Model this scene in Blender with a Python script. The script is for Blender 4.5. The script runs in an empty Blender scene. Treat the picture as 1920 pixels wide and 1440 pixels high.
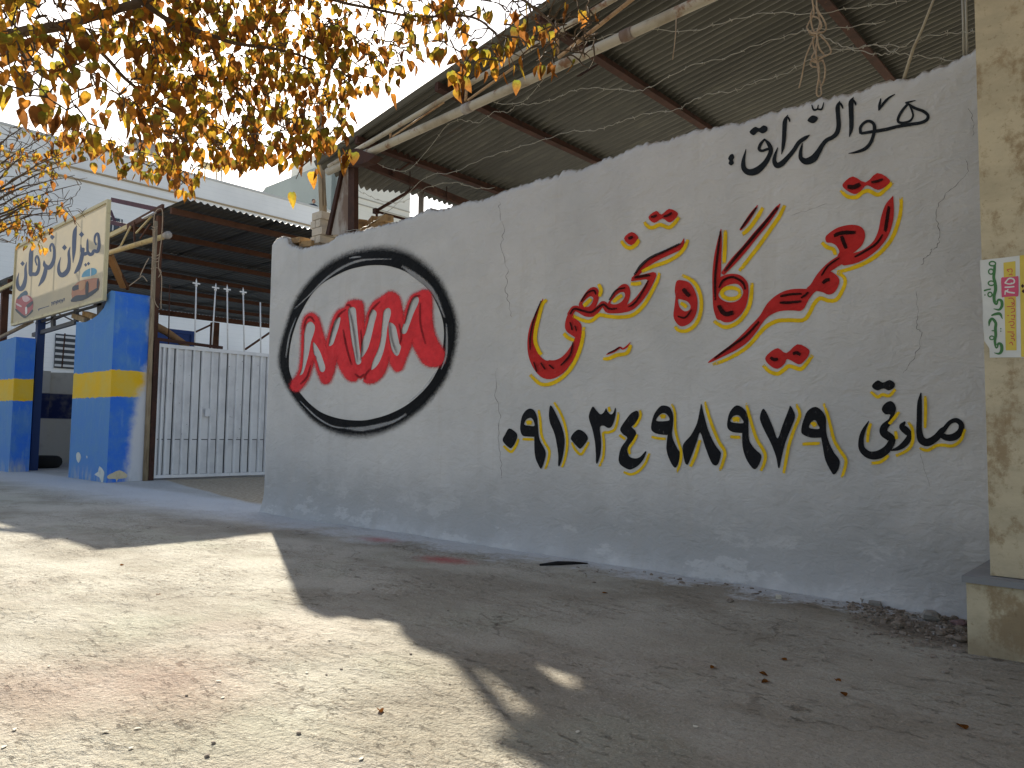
import bpy, math, random
import numpy as np
from mathutils import Vector, Matrix, noise, geometry

random.seed(11)
rng = random.Random(5)
scene = bpy.context.scene
COL = scene.collection

# ------------------------------------------------------------------ camera
F = 1420.0                       # focal length in pixels of a 1920 x 1440 frame
CAM = Vector((0, 0, 1.0))
_a, _b, _r = math.radians(42.0), math.radians(3.75), math.radians(-0.75)
_f0 = Vector((-math.sin(_a), math.cos(_a), 0)); _rt = Vector((math.cos(_a), math.sin(_a), 0)); _up = Vector((0, 0, 1))
FW = _f0 * math.cos(_b) + _up * math.sin(_b)
_u = _up * math.cos(_b) - _f0 * math.sin(_b)
RT = _rt * math.cos(_r) - _u * math.sin(_r)
UP = _u * math.cos(_r) + _rt * math.sin(_r)
cd = bpy.data.cameras.new('camera'); cam = bpy.data.objects.new('camera', cd); COL.objects.link(cam)
cam.matrix_world = Matrix(((RT.x, UP.x, -FW.x, CAM.x), (RT.y, UP.y, -FW.y, CAM.y), (RT.z, UP.z, -FW.z, CAM.z), (0, 0, 0, 1)))
cd.sensor_width = 36; cd.lens = F / 1920 * 36; cd.clip_start = 0.05; cd.clip_end = 2000
scene.camera = cam

# ------------------------------------------------------------------ sky and sun
SUN = Vector((-1.43, 0.753, 1.0)).normalized()        # towards the sun
elev = math.asin(SUN.z); azim = math.atan2(SUN.x, SUN.y)
w = bpy.data.worlds.new('World'); scene.world = w; w.use_nodes = True
wn = w.node_tree.nodes; wl = w.node_tree.links
sky = wn.new('ShaderNodeTexSky'); sky.sky_type = 'NISHITA'; sky.sun_disc = False
sky.sun_elevation = elev; sky.sun_rotation = azim
sky.air_density = 1.2; sky.dust_density = 4.0; sky.ozone_density = 1.0; sky.altitude = 1200
hs = wn.new('ShaderNodeHueSaturation'); hs.inputs['Saturation'].default_value = .78      # camera white balance is set for the shade
wl.new(sky.outputs[0], hs.inputs['Color']); wl.new(hs.outputs[0], wn['Background'].inputs[0]); wn['Background'].inputs[1].default_value = 0.082
sl = bpy.data.lights.new('sun', 'SUN'); sl.energy = 4.9; sl.angle = math.radians(0.6); sl.color = (1.0, 0.93, 0.80)
so = bpy.data.objects.new('sun', sl); COL.objects.link(so)
so.rotation_euler = SUN.to_track_quat('Z', 'Y').to_euler(); so.location = (0, 0, 30)
vs = scene.view_settings
vs.view_transform = 'Standard'; vs.look = 'None'; vs.exposure = 1.2; vs.gamma = 1.0; vs.use_curve_mapping = False
scene.cycles.transparent_max_bounces = 24
scene.cycles.max_bounces = 6; scene.cycles.diffuse_bounces = 3; scene.cycles.glossy_bounces = 2

# ------------------------------------------------------------------ pixel -> place helpers (photo pixels, 1920 wide)
def ray(x, y): return FW + RT * ((x - 960) / F) - UP * ((y - 720) / F)
def onY(x, y, Y): d = ray(x, y); return CAM + d * ((Y - CAM.y) / d.y)
def onX(x, y, X): d = ray(x, y); return CAM + d * ((X - CAM.x) / d.x)
def onZ(x, y, Z=0.0): d = ray(x, y); return CAM + d * ((Z - CAM.z) / d.z)
def onD(x, y, D): return CAM + ray(x, y) * D
def proj(P):
    v = P - CAM; z = v.dot(FW)
    return (960 + F * v.dot(RT) / z, 720 - F * v.dot(UP) / z, z)

# ------------------------------------------------------------------ material helpers
def lin(c): return tuple((v / 12.92 if v <= 0.04045 else ((v + 0.055) / 1.055) ** 2.4) for v in c)
class NT:
    def __init__(s, name):
        s.m = bpy.data.materials.new(name); s.m.use_nodes = True
        s.n = s.m.node_tree.nodes; s.l = s.m.node_tree.links; s.n.clear()
        s.out = s.n.new('ShaderNodeOutputMaterial')
    def node(s, t, **kw):
        x = s.n.new(t)
        for k, v in kw.items(): setattr(x, k, v)
        return x
    def link(s, a, b): s.l.new(a, b)
    def val(s, sock, v):
        if hasattr(v, 'is_linked') or hasattr(v, 'links'): s.l.new(v, sock)
        else:
            if isinstance(v, tuple) and len(v) == 3 and sock.type == 'RGBA': v = (*v, 1)
            sock.default_value = v
    def pos(s): return s.node('ShaderNodeNewGeometry').outputs['Position']
    def obj(s): return s.node('ShaderNodeTexCoord').outputs['Object']
    def mapping(s, vec, scale=(1, 1, 1), rot=(0, 0, 0), loc=(0, 0, 0)):
        m = s.node('ShaderNodeMapping'); s.link(vec, m.inputs[0]); m.inputs['Scale'].default_value = scale
        m.inputs['Rotation'].default_value = rot; m.inputs['Location'].default_value = loc; return m.outputs[0]
    def noise(s, vec, scale, detail=4, rough=.55, dist=0):
        n = s.node('ShaderNodeTexNoise'); s.link(vec, n.inputs['Vector']); n.inputs['Scale'].default_value = scale
        n.inputs['Detail'].default_value = detail; n.inputs['Roughness'].default_value = rough; n.inputs['Distortion'].default_value = dist
        return n.outputs[0]
    def voro(s, vec, scale, feature='F1'):
        n = s.node('ShaderNodeTexVoronoi', feature=feature); s.link(vec, n.inputs['Vector']); n.inputs['Scale'].default_value = scale
        return n.outputs['Distance']
    def ramp(s, fac, lo, hi, a=0., b=1.):
        r = s.node('ShaderNodeMapRange', interpolation_type='SMOOTHSTEP'); s.val(r.inputs[0], fac)
        r.inputs[1].default_value = lo; r.inputs[2].default_value = hi; r.inputs[3].default_value = a; r.inputs[4].default_value = b
        return r.outputs[0]
    def math(s, op, a, b=0.0, c=0.0):
        m = s.node('ShaderNodeMath', operation=op); s.val(m.inputs[0], a); s.val(m.inputs[1], b); s.val(m.inputs[2], c); return m.outputs[0]
    def mix(s, fac, a, b, blend='MIX'):
        m = s.node('ShaderNodeMix', data_type='RGBA', blend_type=blend); s.val(m.inputs[0], fac)
        s.val(m.inputs[6], a); s.val(m.inputs[7], b); return m.outputs[2]
    def xyz(s, vec):
        n = s.node('ShaderNodeSeparateXYZ'); s.link(vec, n.inputs[0]); return n.outputs
    def bump(s, h, strength=.5, dist=.01, normal=None):
        b = s.node('ShaderNodeBump'); s.link(h, b.inputs['Height']); b.inputs['Strength'].default_value = strength
        b.inputs['Distance'].default_value = dist
        if normal is not None: s.link(normal, b.inputs['Normal'])
        return b.outputs[0]
    def attr(s, name):
        a = s.node('ShaderNodeAttribute'); a.attribute_name = name; return a
    def bsdf(s, col, rough=.85, spec=.25, metal=0., normal=None, alpha=None, trans=None):
        b = s.node('ShaderNodeBsdfPrincipled'); s.val(b.inputs['Base Color'], col); s.val(b.inputs['Roughness'], rough)
        b.inputs['Specular IOR Level'].default_value = spec; s.val(b.inputs['Metallic'], metal)
        if normal is not None: s.link(normal, b.inputs['Normal'])
        if alpha is not None: s.val(b.inputs['Alpha'], alpha)
        s.link(b.outputs[0], s.out.inputs[0]); return b

def simple(name, col, rough=.8, spec=.25, metal=0., var=(), bumps=(), co='obj', stretch=(1, 1, 1)):
    """var: (colour, noise scale, lo, hi, strength, detail); bumps: (scale, strength, distance)"""
    t = NT(name); v = t.obj() if co == 'obj' else t.pos()
    v = t.mapping(v, stretch)
    c = t.node('ShaderNodeRGB'); c.outputs[0].default_value = (*col, 1); c = c.outputs[0]
    for i, (vc, sc, lo, hi, st, dt) in enumerate(var):
        vv = t.mapping(v, loc=(i * 7.3, i * 3.1, i * 5.7))
        c = t.mix(t.ramp(t.noise(vv, sc, dt, .62), lo, hi, 0, st), c, vc)
    n = None
    for sc, st, di in bumps: n = t.bump(t.noise(v, sc, 5, .6), st, di, n)
    t.bsdf(c, rough, spec, metal, n); return t.m

# ------------------------------------------------------------------ mesh helpers
class MB:
    def __init__(s): s.v = []; s.f = []; s.sm = []
    def add(s, verts, faces, smooth=False):
        o = len(s.v); s.v += [tuple(p) for p in verts]; s.f += [tuple(i + o for i in f) for f in faces]; s.sm += [smooth] * len(faces)
        return s
    def box(s, c, size, rot=None, taper=0.0):
        hx, hy, hz = size[0] / 2, size[1] / 2, size[2] / 2
        vs = []
        for z in (-hz, hz):
            k = 1 - (taper if z > 0 else 0)
            for x, y in ((-hx, -hy), (hx, -hy), (hx, hy), (-hx, hy)): vs.append(Vector((x * k, y * k, z)))
        if rot is not None: vs = [rot @ q for q in vs]
        c = Vector(c)
        return s.add([q + c for q in vs], [(0, 3, 2, 1), (4, 5, 6, 7), (0, 1, 5, 4), (1, 2, 6, 5), (2, 3, 7, 6), (3, 0, 4, 7)])
    def bar(s, a, b, w, h=None, upv=(0, 0, 1)):
        a = Vector(a); b = Vector(b); h = h or w; d = (b - a).normalized(); u = Vector(upv)
        if abs(d.dot(u)) > .97: u = Vector((0, 1, 0))
        sd = d.cross(u).normalized(); u = sd.cross(d).normalized()
        vs = []
        for p in (a, b):
            for i, j in ((-1, -1), (1, -1), (1, 1), (-1, 1)): vs.append(p + sd * (i * w / 2) + u * (j * h / 2))
        return s.add(vs, [(0, 1, 2, 3), (7, 6, 5, 4), (0, 4, 5, 1), (1, 5, 6, 2), (2, 6, 7, 3), (3, 7, 4, 0)])
    def tube(s, pts, r, n=8, caps=True, smooth=True):
        pts = [Vector(p) for p in pts]; m = len(pts)
        rs = list(r) if hasattr(r, '__len__') else [r] * m
        vs = []; ref = Vector((0, 0, 1)); fs = []
        t0 = (pts[1] - pts[0]).normalized()
        if abs(t0.dot(ref)) > .9: ref = Vector((1, 0, 0))
        for i, p in enumerate(pts):
            t = (pts[min(i + 1, m - 1)] - pts[max(i - 1, 0)])
            t = t.normalized() if t.length > 1e-9 else t0
            sd = t.cross(ref)
            sd = sd.normalized() if sd.length > 1e-6 else Vector((1, 0, 0))
            ref = sd.cross(t).normalized()
            for k in range(n):
                a = 2 * math.pi * k / n; vs.append(p + (sd * math.cos(a) + ref * math.sin(a)) * rs[i])
        for i in range(m - 1):
            for k in range(n):
                fs.append((i * n + k, i * n + (k + 1) % n, (i + 1) * n + (k + 1) % n, (i + 1) * n + k))
        if caps: fs.append(tuple(range(n - 1, -1, -1))); fs.append(tuple((m - 1) * n + k for k in range(n)))
        return s.add(vs, fs, smooth)
    def prism(s, poly, d):      # closed outline (list of Vectors), extruded by vector d
        n = len(poly); poly = [Vector(p) for p in poly]; d = Vector(d)
        tr = geometry.tessellate_polygon([poly])
        fs = [tuple(t) for t in tr] + [tuple(i + n for i in reversed(t)) for t in tr]
        fs += [(i, (i + 1) % n, (i + 1) % n + n, i + n) for i in range(n)]
        return s.add(poly + [p + d for p in poly], fs)
    def mesh(s, name):
        me = bpy.data.meshes.new(name); me.from_pydata(s.v, [], s.f)
        if any(s.sm): me.polygons.foreach_set('use_smooth', s.sm)
        me.update(); return me
    def build(s, name, mat=None, parent=None, fix=True, origin=None):
        if origin is not None:
            o0 = Vector(origin); s.v = [tuple(Vector(p) - o0) for p in s.v]
        me = s.mesh(name)
        if fix:
            import bmesh
            bm = bmesh.new(); bm.from_mesh(me); bmesh.ops.recalc_face_normals(bm, faces=bm.faces); bm.to_mesh(me); bm.free()
        o = link(name, me, mat, parent)
        if origin is not None: o.location = origin
        return o
def link(name, me, mat=None, parent=None):
    o = bpy.data.objects.new(name, me); COL.objects.link(o)
    if mat is not None and me is not None and not me.materials: me.materials.append(mat)
    if parent is not None: o.parent = parent
    return o
def tag(o, label=None, cat=None, group=None, kind=None):
    for k, v in (('label', label), ('category', cat), ('group', group), ('kind', kind)):
        if v: o[k] = v
    return o
def empty(name, loc, label, cat, group=None):
    o = bpy.data.objects.new(name, None); COL.objects.link(o); o.empty_display_size = .1
    o.location = loc; bpy.context.view_layer.update(); return tag(o, label, cat, group)
def part(mb, name, mat, root, fix=True):      # world-space geometry parented under a root that may be moved
    o = mb.build(name, mat, None, fix); o.parent = root
    o.matrix_parent_inverse = Matrix.Translation(-Vector(root.location)) if root.parent is None else Matrix.Identity(4)
    return o
def crom(pts, n=6, closed=False):      # Catmull-Rom through points of any dimension
    P = [np.array(p, float) for p in pts]; m = len(P); out = []
    if m < 3 and not closed:
        return [P[0] + (P[-1] - P[0]) * t for t in np.linspace(0, 1, n + 1)]
    rngi = range(m if closed else m - 1)
    for i in rngi:
        p1, p2 = P[i], P[(i + 1) % m]
        p0 = P[(i - 1) % m] if closed or i > 0 else 2 * p1 - p2
        p3 = P[(i + 2) % m] if closed or i < m - 2 else 2 * p2 - p1
        for k in range(n):
            t = k / n
            out.append(.5 * (2 * p1 + (p2 - p0) * t + (2 * p0 - 5 * p1 + 4 * p2 - p3) * t * t + (3 * p1 - p0 - 3 * p2 + p3) * t ** 3))
    if not closed: out.append(P[-1])
    return out
def fbm(x, y, z=0.0, o=3):
    return noise.fractal(Vector((x, y, z)), 1.0, 2.0, o)

# ================================================================== THE GROUND
W = 4.97                         # front face of the long plastered wall (plane Y = W)
XL, XR = -8.62, -0.70            # its two ends
def gz(x, y):
    k = 1.0 if (-24 < x < 6 and -3 < y < 14) else 0.0
    return k * (0.016 * fbm(x * .7, y * .7, 3.1) + 0.005 * fbm(x * 3.3, y * 4.5, 8.0))
def spaced(lo, hi, a, b, fine, mid):
    L = [lo]; x = lo
    while x < hi:
        if a <= x < b: st = fine
        else:
            d = (a - x) if x < a else (x - b); st = max(mid, min(40, d * .35))
            if x < a and x + st > a: st = max(a - x, 1e-3)
        x += st; L.append(min(x, hi))
    return L
xs = spaced(-400, 400, -9.5, .6, .06, .12); ys = spaced(-400, 400, 1.2, 5.4, .05, .12)
nx, ny = len(xs), len(ys)
gv = [(x, y, gz(x, y)) for y in ys for x in xs]
gf = [(j * nx + i, j * nx + i + 1, (j + 1) * nx + i + 1, (j + 1) * nx + i) for j in range(ny - 1) for i in range(nx - 1)]

def ground_mat():
    t = NT('worn_concrete_ground'); p = t.pos(); X, Y, Z = t.xyz(p)
    big = t.noise(t.mapping(p, (1, 1.5, 1), loc=(1.7, 4.1, 0)), .75, 4, .62)
    c = t.mix(t.ramp(big, .36, .62), (.345, .318, .258), (.535, .508, .432))
    c = t.mix(t.ramp(t.noise(t.mapping(p, loc=(14, 2, 0)), .8, 3), .54, .74, 0, .22), c, (.52, .40, .35))
    c = t.mix(t.ramp(t.noise(t.mapping(p, loc=(2, 22, 0)), .9, 3), .52, .72, 0, .40), c, (.44, .47, .36))
    st = t.mapping(p, (5.0, 11.0, 5), (0, 0, .25))
    n1 = t.noise(st, 1.0, 6, .66, .35)                 # flaking cement skin
    n2 = t.noise(p, 42, 4, .72)
    n3 = t.noise(t.mapping(p, (7, 14, 8), (0, 0, .38), (3, 1, 0)), 1.5, 6, .74, .3)
    rough = t.ramp(t.noise(t.mapping(p, (1, 1.7, 1), loc=(9, 5, 1)), 1.25, 4, .6), .40, .66)   # worn patches are rougher
    c = t.mix(t.math('MULTIPLY', t.ramp(n2, .46, .70, 0, .65), t.math('ADD', rough, .35)), c, (.24, .20, .14))
    pit = t.math('MULTIPLY', t.ramp(n3, .58, .64), t.math('ADD', rough, .15))
    c = t.mix(t.math('MULTIPLY', pit, .75), c, (.19, .16, .125))
    c = t.mix(t.ramp(t.noise(p, 110, 3, .7), .56, .70, 0, .5), c, (.70, .65, .55))
    c = t.mix(t.ramp(t.noise(t.mapping(p, loc=(5, 1, 0)), 95, 2, .6), .68, .76, 0, .7), c, (.12, .10, .08))
    fl_ = t.math('MULTIPLY', t.ramp(t.math('ABSOLUTE', t.math('SUBTRACT', n1, .52)), .0, .016, 1, 0), t.ramp(rough, .1, .7, .15, .8))     # lips of flaked-off skin
    c = t.mix(t.math('MULTIPLY', fl_, .6), c, (.15, .125, .095))
    c = t.mix(t.ramp(t.noise(t.mapping(p, (1, 1.6, 1), loc=(3, 8, 2)), 75, 4, .75), .52, .62, 0, .42), c, (.22, .185, .14))
    c = t.mix(t.ramp(t.noise(t.mapping(p, loc=(13, 8, 2)), 60, 3, .75), .60, .68, 0, .5), c, (.72, .68, .58))
    # hairline cracks
    cw = t.node('ShaderNodeVectorMath', operation='MULTIPLY_ADD')
    nn = t.node('ShaderNodeTexNoise'); t.link(p, nn.inputs['Vector']); nn.inputs['Scale'].default_value = 2.6; nn.inputs['Detail'].default_value = 6
    t.link(nn.outputs[1], cw.inputs[0]); cw.inputs[1].default_value = (.9, .9, 0); t.link(p, cw.inputs[2])
    ve = t.voro(cw.outputs[0], .5, 'DISTANCE_TO_EDGE')
    crk = t.math('MULTIPLY', t.ramp(ve, .001, .006, 1, 0), t.ramp(t.noise(t.mapping(p, loc=(31, 7, 0)), .9, 2), .46, .56))
    c = t.mix(t.math('MULTIPLY', crk, .6), c, (.12, .10, .08))
    # browner, darker tone growing towards the pillar
    brown_mask = t.math('MULTIPLY', t.ramp(X, -4.8, -.8), t.ramp(t.noise(t.mapping(p, loc=(8, 8, 3)), 1.3, 5, .65), .30, .62, .30, .9))
    c = t.mix(t.math('MULTIPLY', brown_mask, .62), c, t.mix(t.ramp(n2, .4, .65), (.20, .165, .115), (.30, .26, .20)))
    # broken, dirty patch in the corner by the pillar
    q = onZ(1760, 1185); dx = t.math('MULTIPLY', t.math('SUBTRACT', X, q.x), 1.3); dy = t.math('MULTIPLY', t.math('SUBTRACT', Y, q.y), 1.7)
    rr = t.math('ADD', t.math('SQRT', t.math('ADD', t.math('MULTIPLY', dx, dx), t.math('MULTIPLY', dy, dy))), t.math('MULTIPLY', t.math('SUBTRACT', t.noise(p, 5, 5, .7), .5), .9))
    c = t.mix(t.ramp(rr, .25, .62, .8, 0), c, t.mix(n2, (.10, .08, .06), (.24, .20, .16)))
    # bare earth inside the yard
    n4 = t.noise(p, 2.2, 5, .68); n5 = t.noise(p, 17, 4, .7)
    ln = t.math('SUBTRACT', Y, t.math('MULTIPLY_ADD', X, -.212, 3.34))
    em = t.math('MULTIPLY', t.ramp(t.math('ADD', ln, t.math('MULTIPLY', t.math('SUBTRACT', n5, .5), .30)), -.02, .06), t.math('MULTIPLY', t.ramp(X, -15.1, -14.9), t.ramp(X, -8.4, -8.6)))
    c = t.mix(em, c, t.mix(t.ramp(n5, .35, .65), (.34, .275, .195), (.50, .43, .33)))
    # whitewash splashed along the foot of the wall and over the apron before the gate
    d = t.math('SUBTRACT', W - .05, Y)
    dn = t.math('ADD', d, t.math('ADD', t.math('MULTIPLY', t.math('SUBTRACT', n4, .5), 1.3), t.math('MULTIPLY', t.math('SUBTRACT', n5, .5), .7)))
    wide = t.ramp(X, -8.6, -1.2, .80, .30)
    wm = t.math('MULTIPLY', t.ramp(t.math('DIVIDE', dn, wide), .25, 1.15, 1, 0), t.math('MULTIPLY', t.ramp(X, -.95, -1.4), t.ramp(Y, 5.6, 5.3)))
    c = t.mix(t.math('MULTIPLY', wm, t.ramp(n2, .42, .68, .92, .60)), c, (.64, .655, .67))
    wl2 = t.math('MULTIPLY', t.ramp(X, -6.9, -8.9), t.math('MULTIPLY', t.math('SUBTRACT', 1.0, em), t.ramp(t.math('ADD', Y, t.math('MULTIPLY', t.math('SUBTRACT', n4, .5), 1.6)), 3.5, 4.7)))
    c = t.mix(t.math('MULTIPLY', wl2, t.ramp(n2, .40, .65, .68, .30)), c, (.60, .61, .62))
    # red overspray under the sprayed emblem
    for (px, py, r, k) in ((835, 1050, .36, .8), (712, 1012, .30, .6), (330, 1270, .7, .12), (60, 1290, .7, .10)):
        q = onZ(px, py)
        dx = t.math('MULTIPLY', t.math('SUBTRACT', X, q.x), .9); dy = t.math('MULTIPLY', t.math('SUBTRACT', Y, q.y), 1.5)
        rr = t.math('SQRT', t.math('ADD', t.math('MULTIPLY', dx, dx), t.math('MULTIPLY', dy, dy)))
        rr = t.math('ADD', rr, t.math('MULTIPLY', t.math('SUBTRACT', n5, .5), .35))
        c = t.mix(t.ramp(rr, 0, r, k, 0), c, (.50, .12, .11))
    gr = t.noise(p, 75, 3, .7)
    h = t.math('ADD', t.math('MULTIPLY', gr, .16), t.math('MULTIPLY', n1, t.math('ADD', t.math('MULTIPLY', rough, .7), .5)))
    h = t.math('ADD', h, t.math('ADD', t.math('MULTIPLY', pit, -.28), t.math('MULTIPLY', n2, .42)))
    nb = t.bump(h, 1.0, .042)
    t.bsdf(c, .93, .12, 0, nb); return t.m
gm = bpy.data.meshes.new('ground'); gm.from_pydata(gv, [], gf); gm.polygons.foreach_set('use_smooth', [True] * len(gf)); gm.update()
tag(link('ground', gm, ground_mat()), kind='structure')

# ================================================================== THE LONG PLASTERED WALL
top_px = [(505, 478), (510, 455), (518, 446), (530, 443), (537, 447), (541, 456), (552, 462), (568, 466), (588, 459), (606, 457), (622, 449), (634, 438), (650, 435),
          (672, 432), (700, 424), (740, 415), (780, 402), (800, 393), (830, 391), (852, 384), (900, 373), (932, 362), (960, 350), (1000, 337),
          (1032, 330), (1060, 318), (1092, 315), (1112, 303), (1150, 290), (1200, 270), (1216, 268), (1250, 262), (1300, 243), (1332, 238), (1390, 225),
          (1440, 210), (1500, 195), (1540, 183), (1600, 170), (1660, 152), (1702, 147), (1742, 128), (1780, 115), (1812, 104), (1828, 88), (1850, 80)]
TP = [onY(x, y, W) for x, y in top_px]
tx = [p.x for p in TP]; tz = [p.z for p in TP]; tx[0] = XL - .05; tx[-1] = XR + .1
def wall_top(x):
    return float(np.interp(x, tx, tz)) + .012 * fbm(x * 7, 3.3) + .018 * fbm(x * 23, 9.1) + .008 * fbm(x * 55, 2.2)
def wd(x, z):     # how far the plaster stands out from the plane Y = W
    d = .011 * noise.noise(Vector((x * 1.1, z * 1.1, 0))) + .004 * noise.noise(Vector((x * 3.1, z * 3.1, 5)))
    if z < .3: d += .06 * (1 - max(z, 0) / .3) ** 2
    return d
def wp(x, z, off=0.0): return Vector((x, W - wd(x, z) - off, z))

def wall_bump(t, p):
    st = t.mapping(p, (1, 1, 1.7), (0, .35, 0))
    h = t.math('ADD', t.noise(st, 5.5, 3, .6, .5), t.math('MULTIPLY', t.noise(p, 24, 4, .65), .32))
    return t.bump(h, .62, .032)
def whitewash():
    t = NT('whitewashed_plaster'); p = t.pos(); X, Y, Z = t.xyz(p)
    c = t.mix(t.ramp(t.noise(p, 1.1, 5, .6), .35, .7), (.575, .575, .572), (.48, .485, .487))
    c = t.mix(t.ramp(t.noise(t.mapping(p, (1, 1, 3), loc=(3, 3, 3)), 2.4, 6, .65), .55, .75, 0, .35), c, (.53, .505, .475))
    # thin dirty wash rising from the foot of the wall
    n = t.noise(t.mapping(p, (1, 1, .8)), 1.7, 6, .66)
    zn = t.math('ADD', Z, t.math('MULTIPLY', t.math('SUBTRACT', n, .5), 1.0))
    low = t.math('MULTIPLY', t.ramp(zn, .30, .75, 1, 0), t.ramp(zn, -.12, .16))
    c = t.mix(t.math('MULTIPLY', low, .6), c, (.36, .36, .355))
    # faint rain streaks and greyer thin coats
    c = t.mix(t.ramp(t.noise(t.mapping(p, (3.2, 1, .30), loc=(2, 2, 9)), 1.6, 5, .65), .54, .74, 0, .35), c, (.44, .42, .39))
    c = t.mix(t.ramp(t.noise(t.mapping(p, (.7, 1, .9), loc=(7, 2, 4)), .9, 4, .6), .48, .68, 0, .45), c, (.50, .50, .50))
    # crumbled, unpainted top edge
    ed = t.attr('edge').outputs['Fac']
    c = t.mix(t.ramp(t.math('ADD', ed, t.math('MULTIPLY', t.math('SUBTRACT', t.noise(p, 26, 4, .7), .5), .09)), .0, .022, .8, 0), c, (.26, .21, .15))
    fl = t.math('MULTIPLY', t.ramp(t.noise(t.mapping(p, (.6, 1, 1.3)), 3.2, 6, .72), .54, .60), t.ramp(Z, .62, .15))
    c = t.mix(t.math('MULTIPLY', fl, .45), c, (.66, .66, .65))
    c = t.mix(t.ramp(t.noise(p, 30, 3), .72, .78, 0, .5), c, (.38, .36, .34))
    t.bsdf(c, .9, .15, 0, wall_bump(t, p)); return t.m
M_wall = whitewash()
cols = np.arange(XL, XR + .001, .02); NR = 110
vs_ = []; fs_ = []; nc = len(cols); edg = []
for i, x in enumerate(cols):
    x = float(x); zt = wall_top(x)
    for j in range(NR + 1):
        z = -.06 + (zt + .06) * j / NR
        lean = -.0  # left end leans a little
        y = W - wd(x, z)
        e = (zt - z)
        if e < .05: y += .02 * (1 - e / .05) ** 2
        if x - XL < .06: y += .035 * (1 - (x - XL) / .06) ** 2
        vs_.append((x, y, z)); edg.append(e)
    edg += [0, 0, .5]
    vs_.append((x, W + .16, zt + .012 * fbm(x * 9, 1.7))); vs_.append((x, W + .30, zt - .03)); vs_.append((x, W + .30, -.06))
R = NR + 4
for i in range(nc - 1):
    for j in range(R - 1):
        a = i * R + j; fs_.append((a, a + R, a + R + 1, a + 1))
fs_.append(tuple(range(R))); fs_.append(tuple(reversed([(nc - 1) * R + j for j in range(R)])))
mb = MB(); mb.add(vs_, fs_, True)
wall = mb.build('plastered_wall', M_wall, fix=False)
ea = wall.data.attributes.new('edge', 'FLOAT', 'POINT'); ea.data.foreach_set('value', edg)
tag(wall, 'long whitewashed plaster wall with hand-painted red and black lettering and an uneven top', 'wall')

# ---- paint on the wall: outlines in photo pixels, laid onto the plaster surface
def paintmat(name, col, dark=None, rough=.8, ragged=False, spray=False, strength=1.0):
    t = NT(name); p = t.pos()
    c = t.mix(t.ramp(t.noise(p, 9, 5, .6), .35, .7), col, tuple(v * .82 for v in col))
    if dark: c = t.mix(t.ramp(t.noise(p, 45, 4, .65), .6, .75, 0, .4), c, dark)
    if dark: c = t.mix(t.ramp(t.noise(t.mapping(p, (5, 1, 1.2), (0, .5, 0)), 14, 4, .7), .62, .74, 0, .28), c, (.34, .32, .31))      # thin brush drag
    al = None
    if ragged or spray:
        a = t.attr('alpha').outputs['Fac']
        if spray:
            n = t.noise(p, 120, 2, .7); m = t.noise(p, 28, 4, .65)
            q = t.math('ADD', a, t.math('ADD', t.math('MULTIPLY', t.math('SUBTRACT', n, .5), .75), t.math('MULTIPLY', t.math('SUBTRACT', m, .5), .40)))
            q = t.math('MULTIPLY', q, t.ramp(a, 0.0, .06))
            al = t.ramp(q, .02, .70, 0, strength)
        else:
            n = t.noise(p, 70, 4, .65)
            al = t.ramp(t.math('ADD', a, t.math('MULTIPLY', t.math('SUBTRACT', n, .5), 1.1)), .30, .52, 0, strength)
    t.bsdf(c, rough, .12, 0, wall_bump(t, p), al); return t.m
M_red = paintmat('red_wall_paint', (.50, .030, .028), (.30, .012, .012))
M_black = paintmat('black_wall_paint', (.012, .013, .016), (.03, .03, .035))
M_slate = paintmat('slate_black_wall_paint', (.016, .020, .025), (.04, .045, .05))
M_yel = paintmat('yellow_wall_paint', (.80, .53, .015), ragged=True, strength=.97)
M_dry = paintmat('dry_black_brush', (.020, .008, .008), ragged=True, strength=.9)
M_sprayk = paintmat('black_spray_paint', (.008, .009, .011), spray=True)
M_sprayw = paintmat('pale_spray_paint', (.60, .61, .63), spray=True, strength=.42)
M_sprayr = paintmat('red_spray_paint', (.74, .045, .055), spray=True)
M_redsolid = paintmat('red_spray_fill', (.74, .045, .055), (.52, .03, .035))

def zc(x0, y0, s):     # zoom coordinates -> photo pixels
    return lambda p: (x0 + p[0] / s, y0 + p[1] / s)
def inpoly(x, y, poly):
    c = False; n = len(poly); j = n - 1
    for i in range(n):
        xi, yi = poly[i]; xj, yj = poly[j]
        if (yi > y) != (yj > y) and x < (xj - xi) * (y - yi) / (yj - yi) + xi: c = not c
        j = i
    return c
def stroke_outline(pts, n=5):     # pts (x, y, width) -> closed outline
    P = crom(pts, n); L = []; Rr = []
    for i, p in enumerate(P):
        a = P[max(i - 1, 0)]; b = P[min(i + 1, len(P) - 1)]
        t = (b - a)[:2]; l = math.hypot(*t) or 1; nx_, ny_ = -t[1] / l, t[0] / l; h = max(p[2], 1.0) / 2
        L.append((p[0] + nx_ * h, p[1] + ny_ * h)); Rr.append((p[0] - nx_ * h, p[1] - ny_ * h))
    def cap(p, t, h, sgn):
        out = []
        for k in (-60, -30, 0, 30, 60):
            a = math.radians(k); out.append((p[0] + sgn * t[0] * h * math.cos(a) * .8 + -t[1] * h * math.sin(a), p[1] + sgn * t[1] * h * math.cos(a) * .8 + t[0] * h * math.sin(a)))
        return out
    t1 = (P[-1] - P[-2])[:2]; t1 = t1 / (np.hypot(*t1) or 1); t0 = (P[1] - P[0])[:2]; t0 = t0 / (np.hypot(*t0) or 1)
    c1 = cap(P[-1], t1, P[-1][2] / 2, 1) if P[-1][2] > 3 else []
    c0 = cap(P[0], t0, P[0][2] / 2, -1) if P[0][2] > 3 else []
    return L + list(reversed(c1)) + list(reversed(Rr)) + c0
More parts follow.
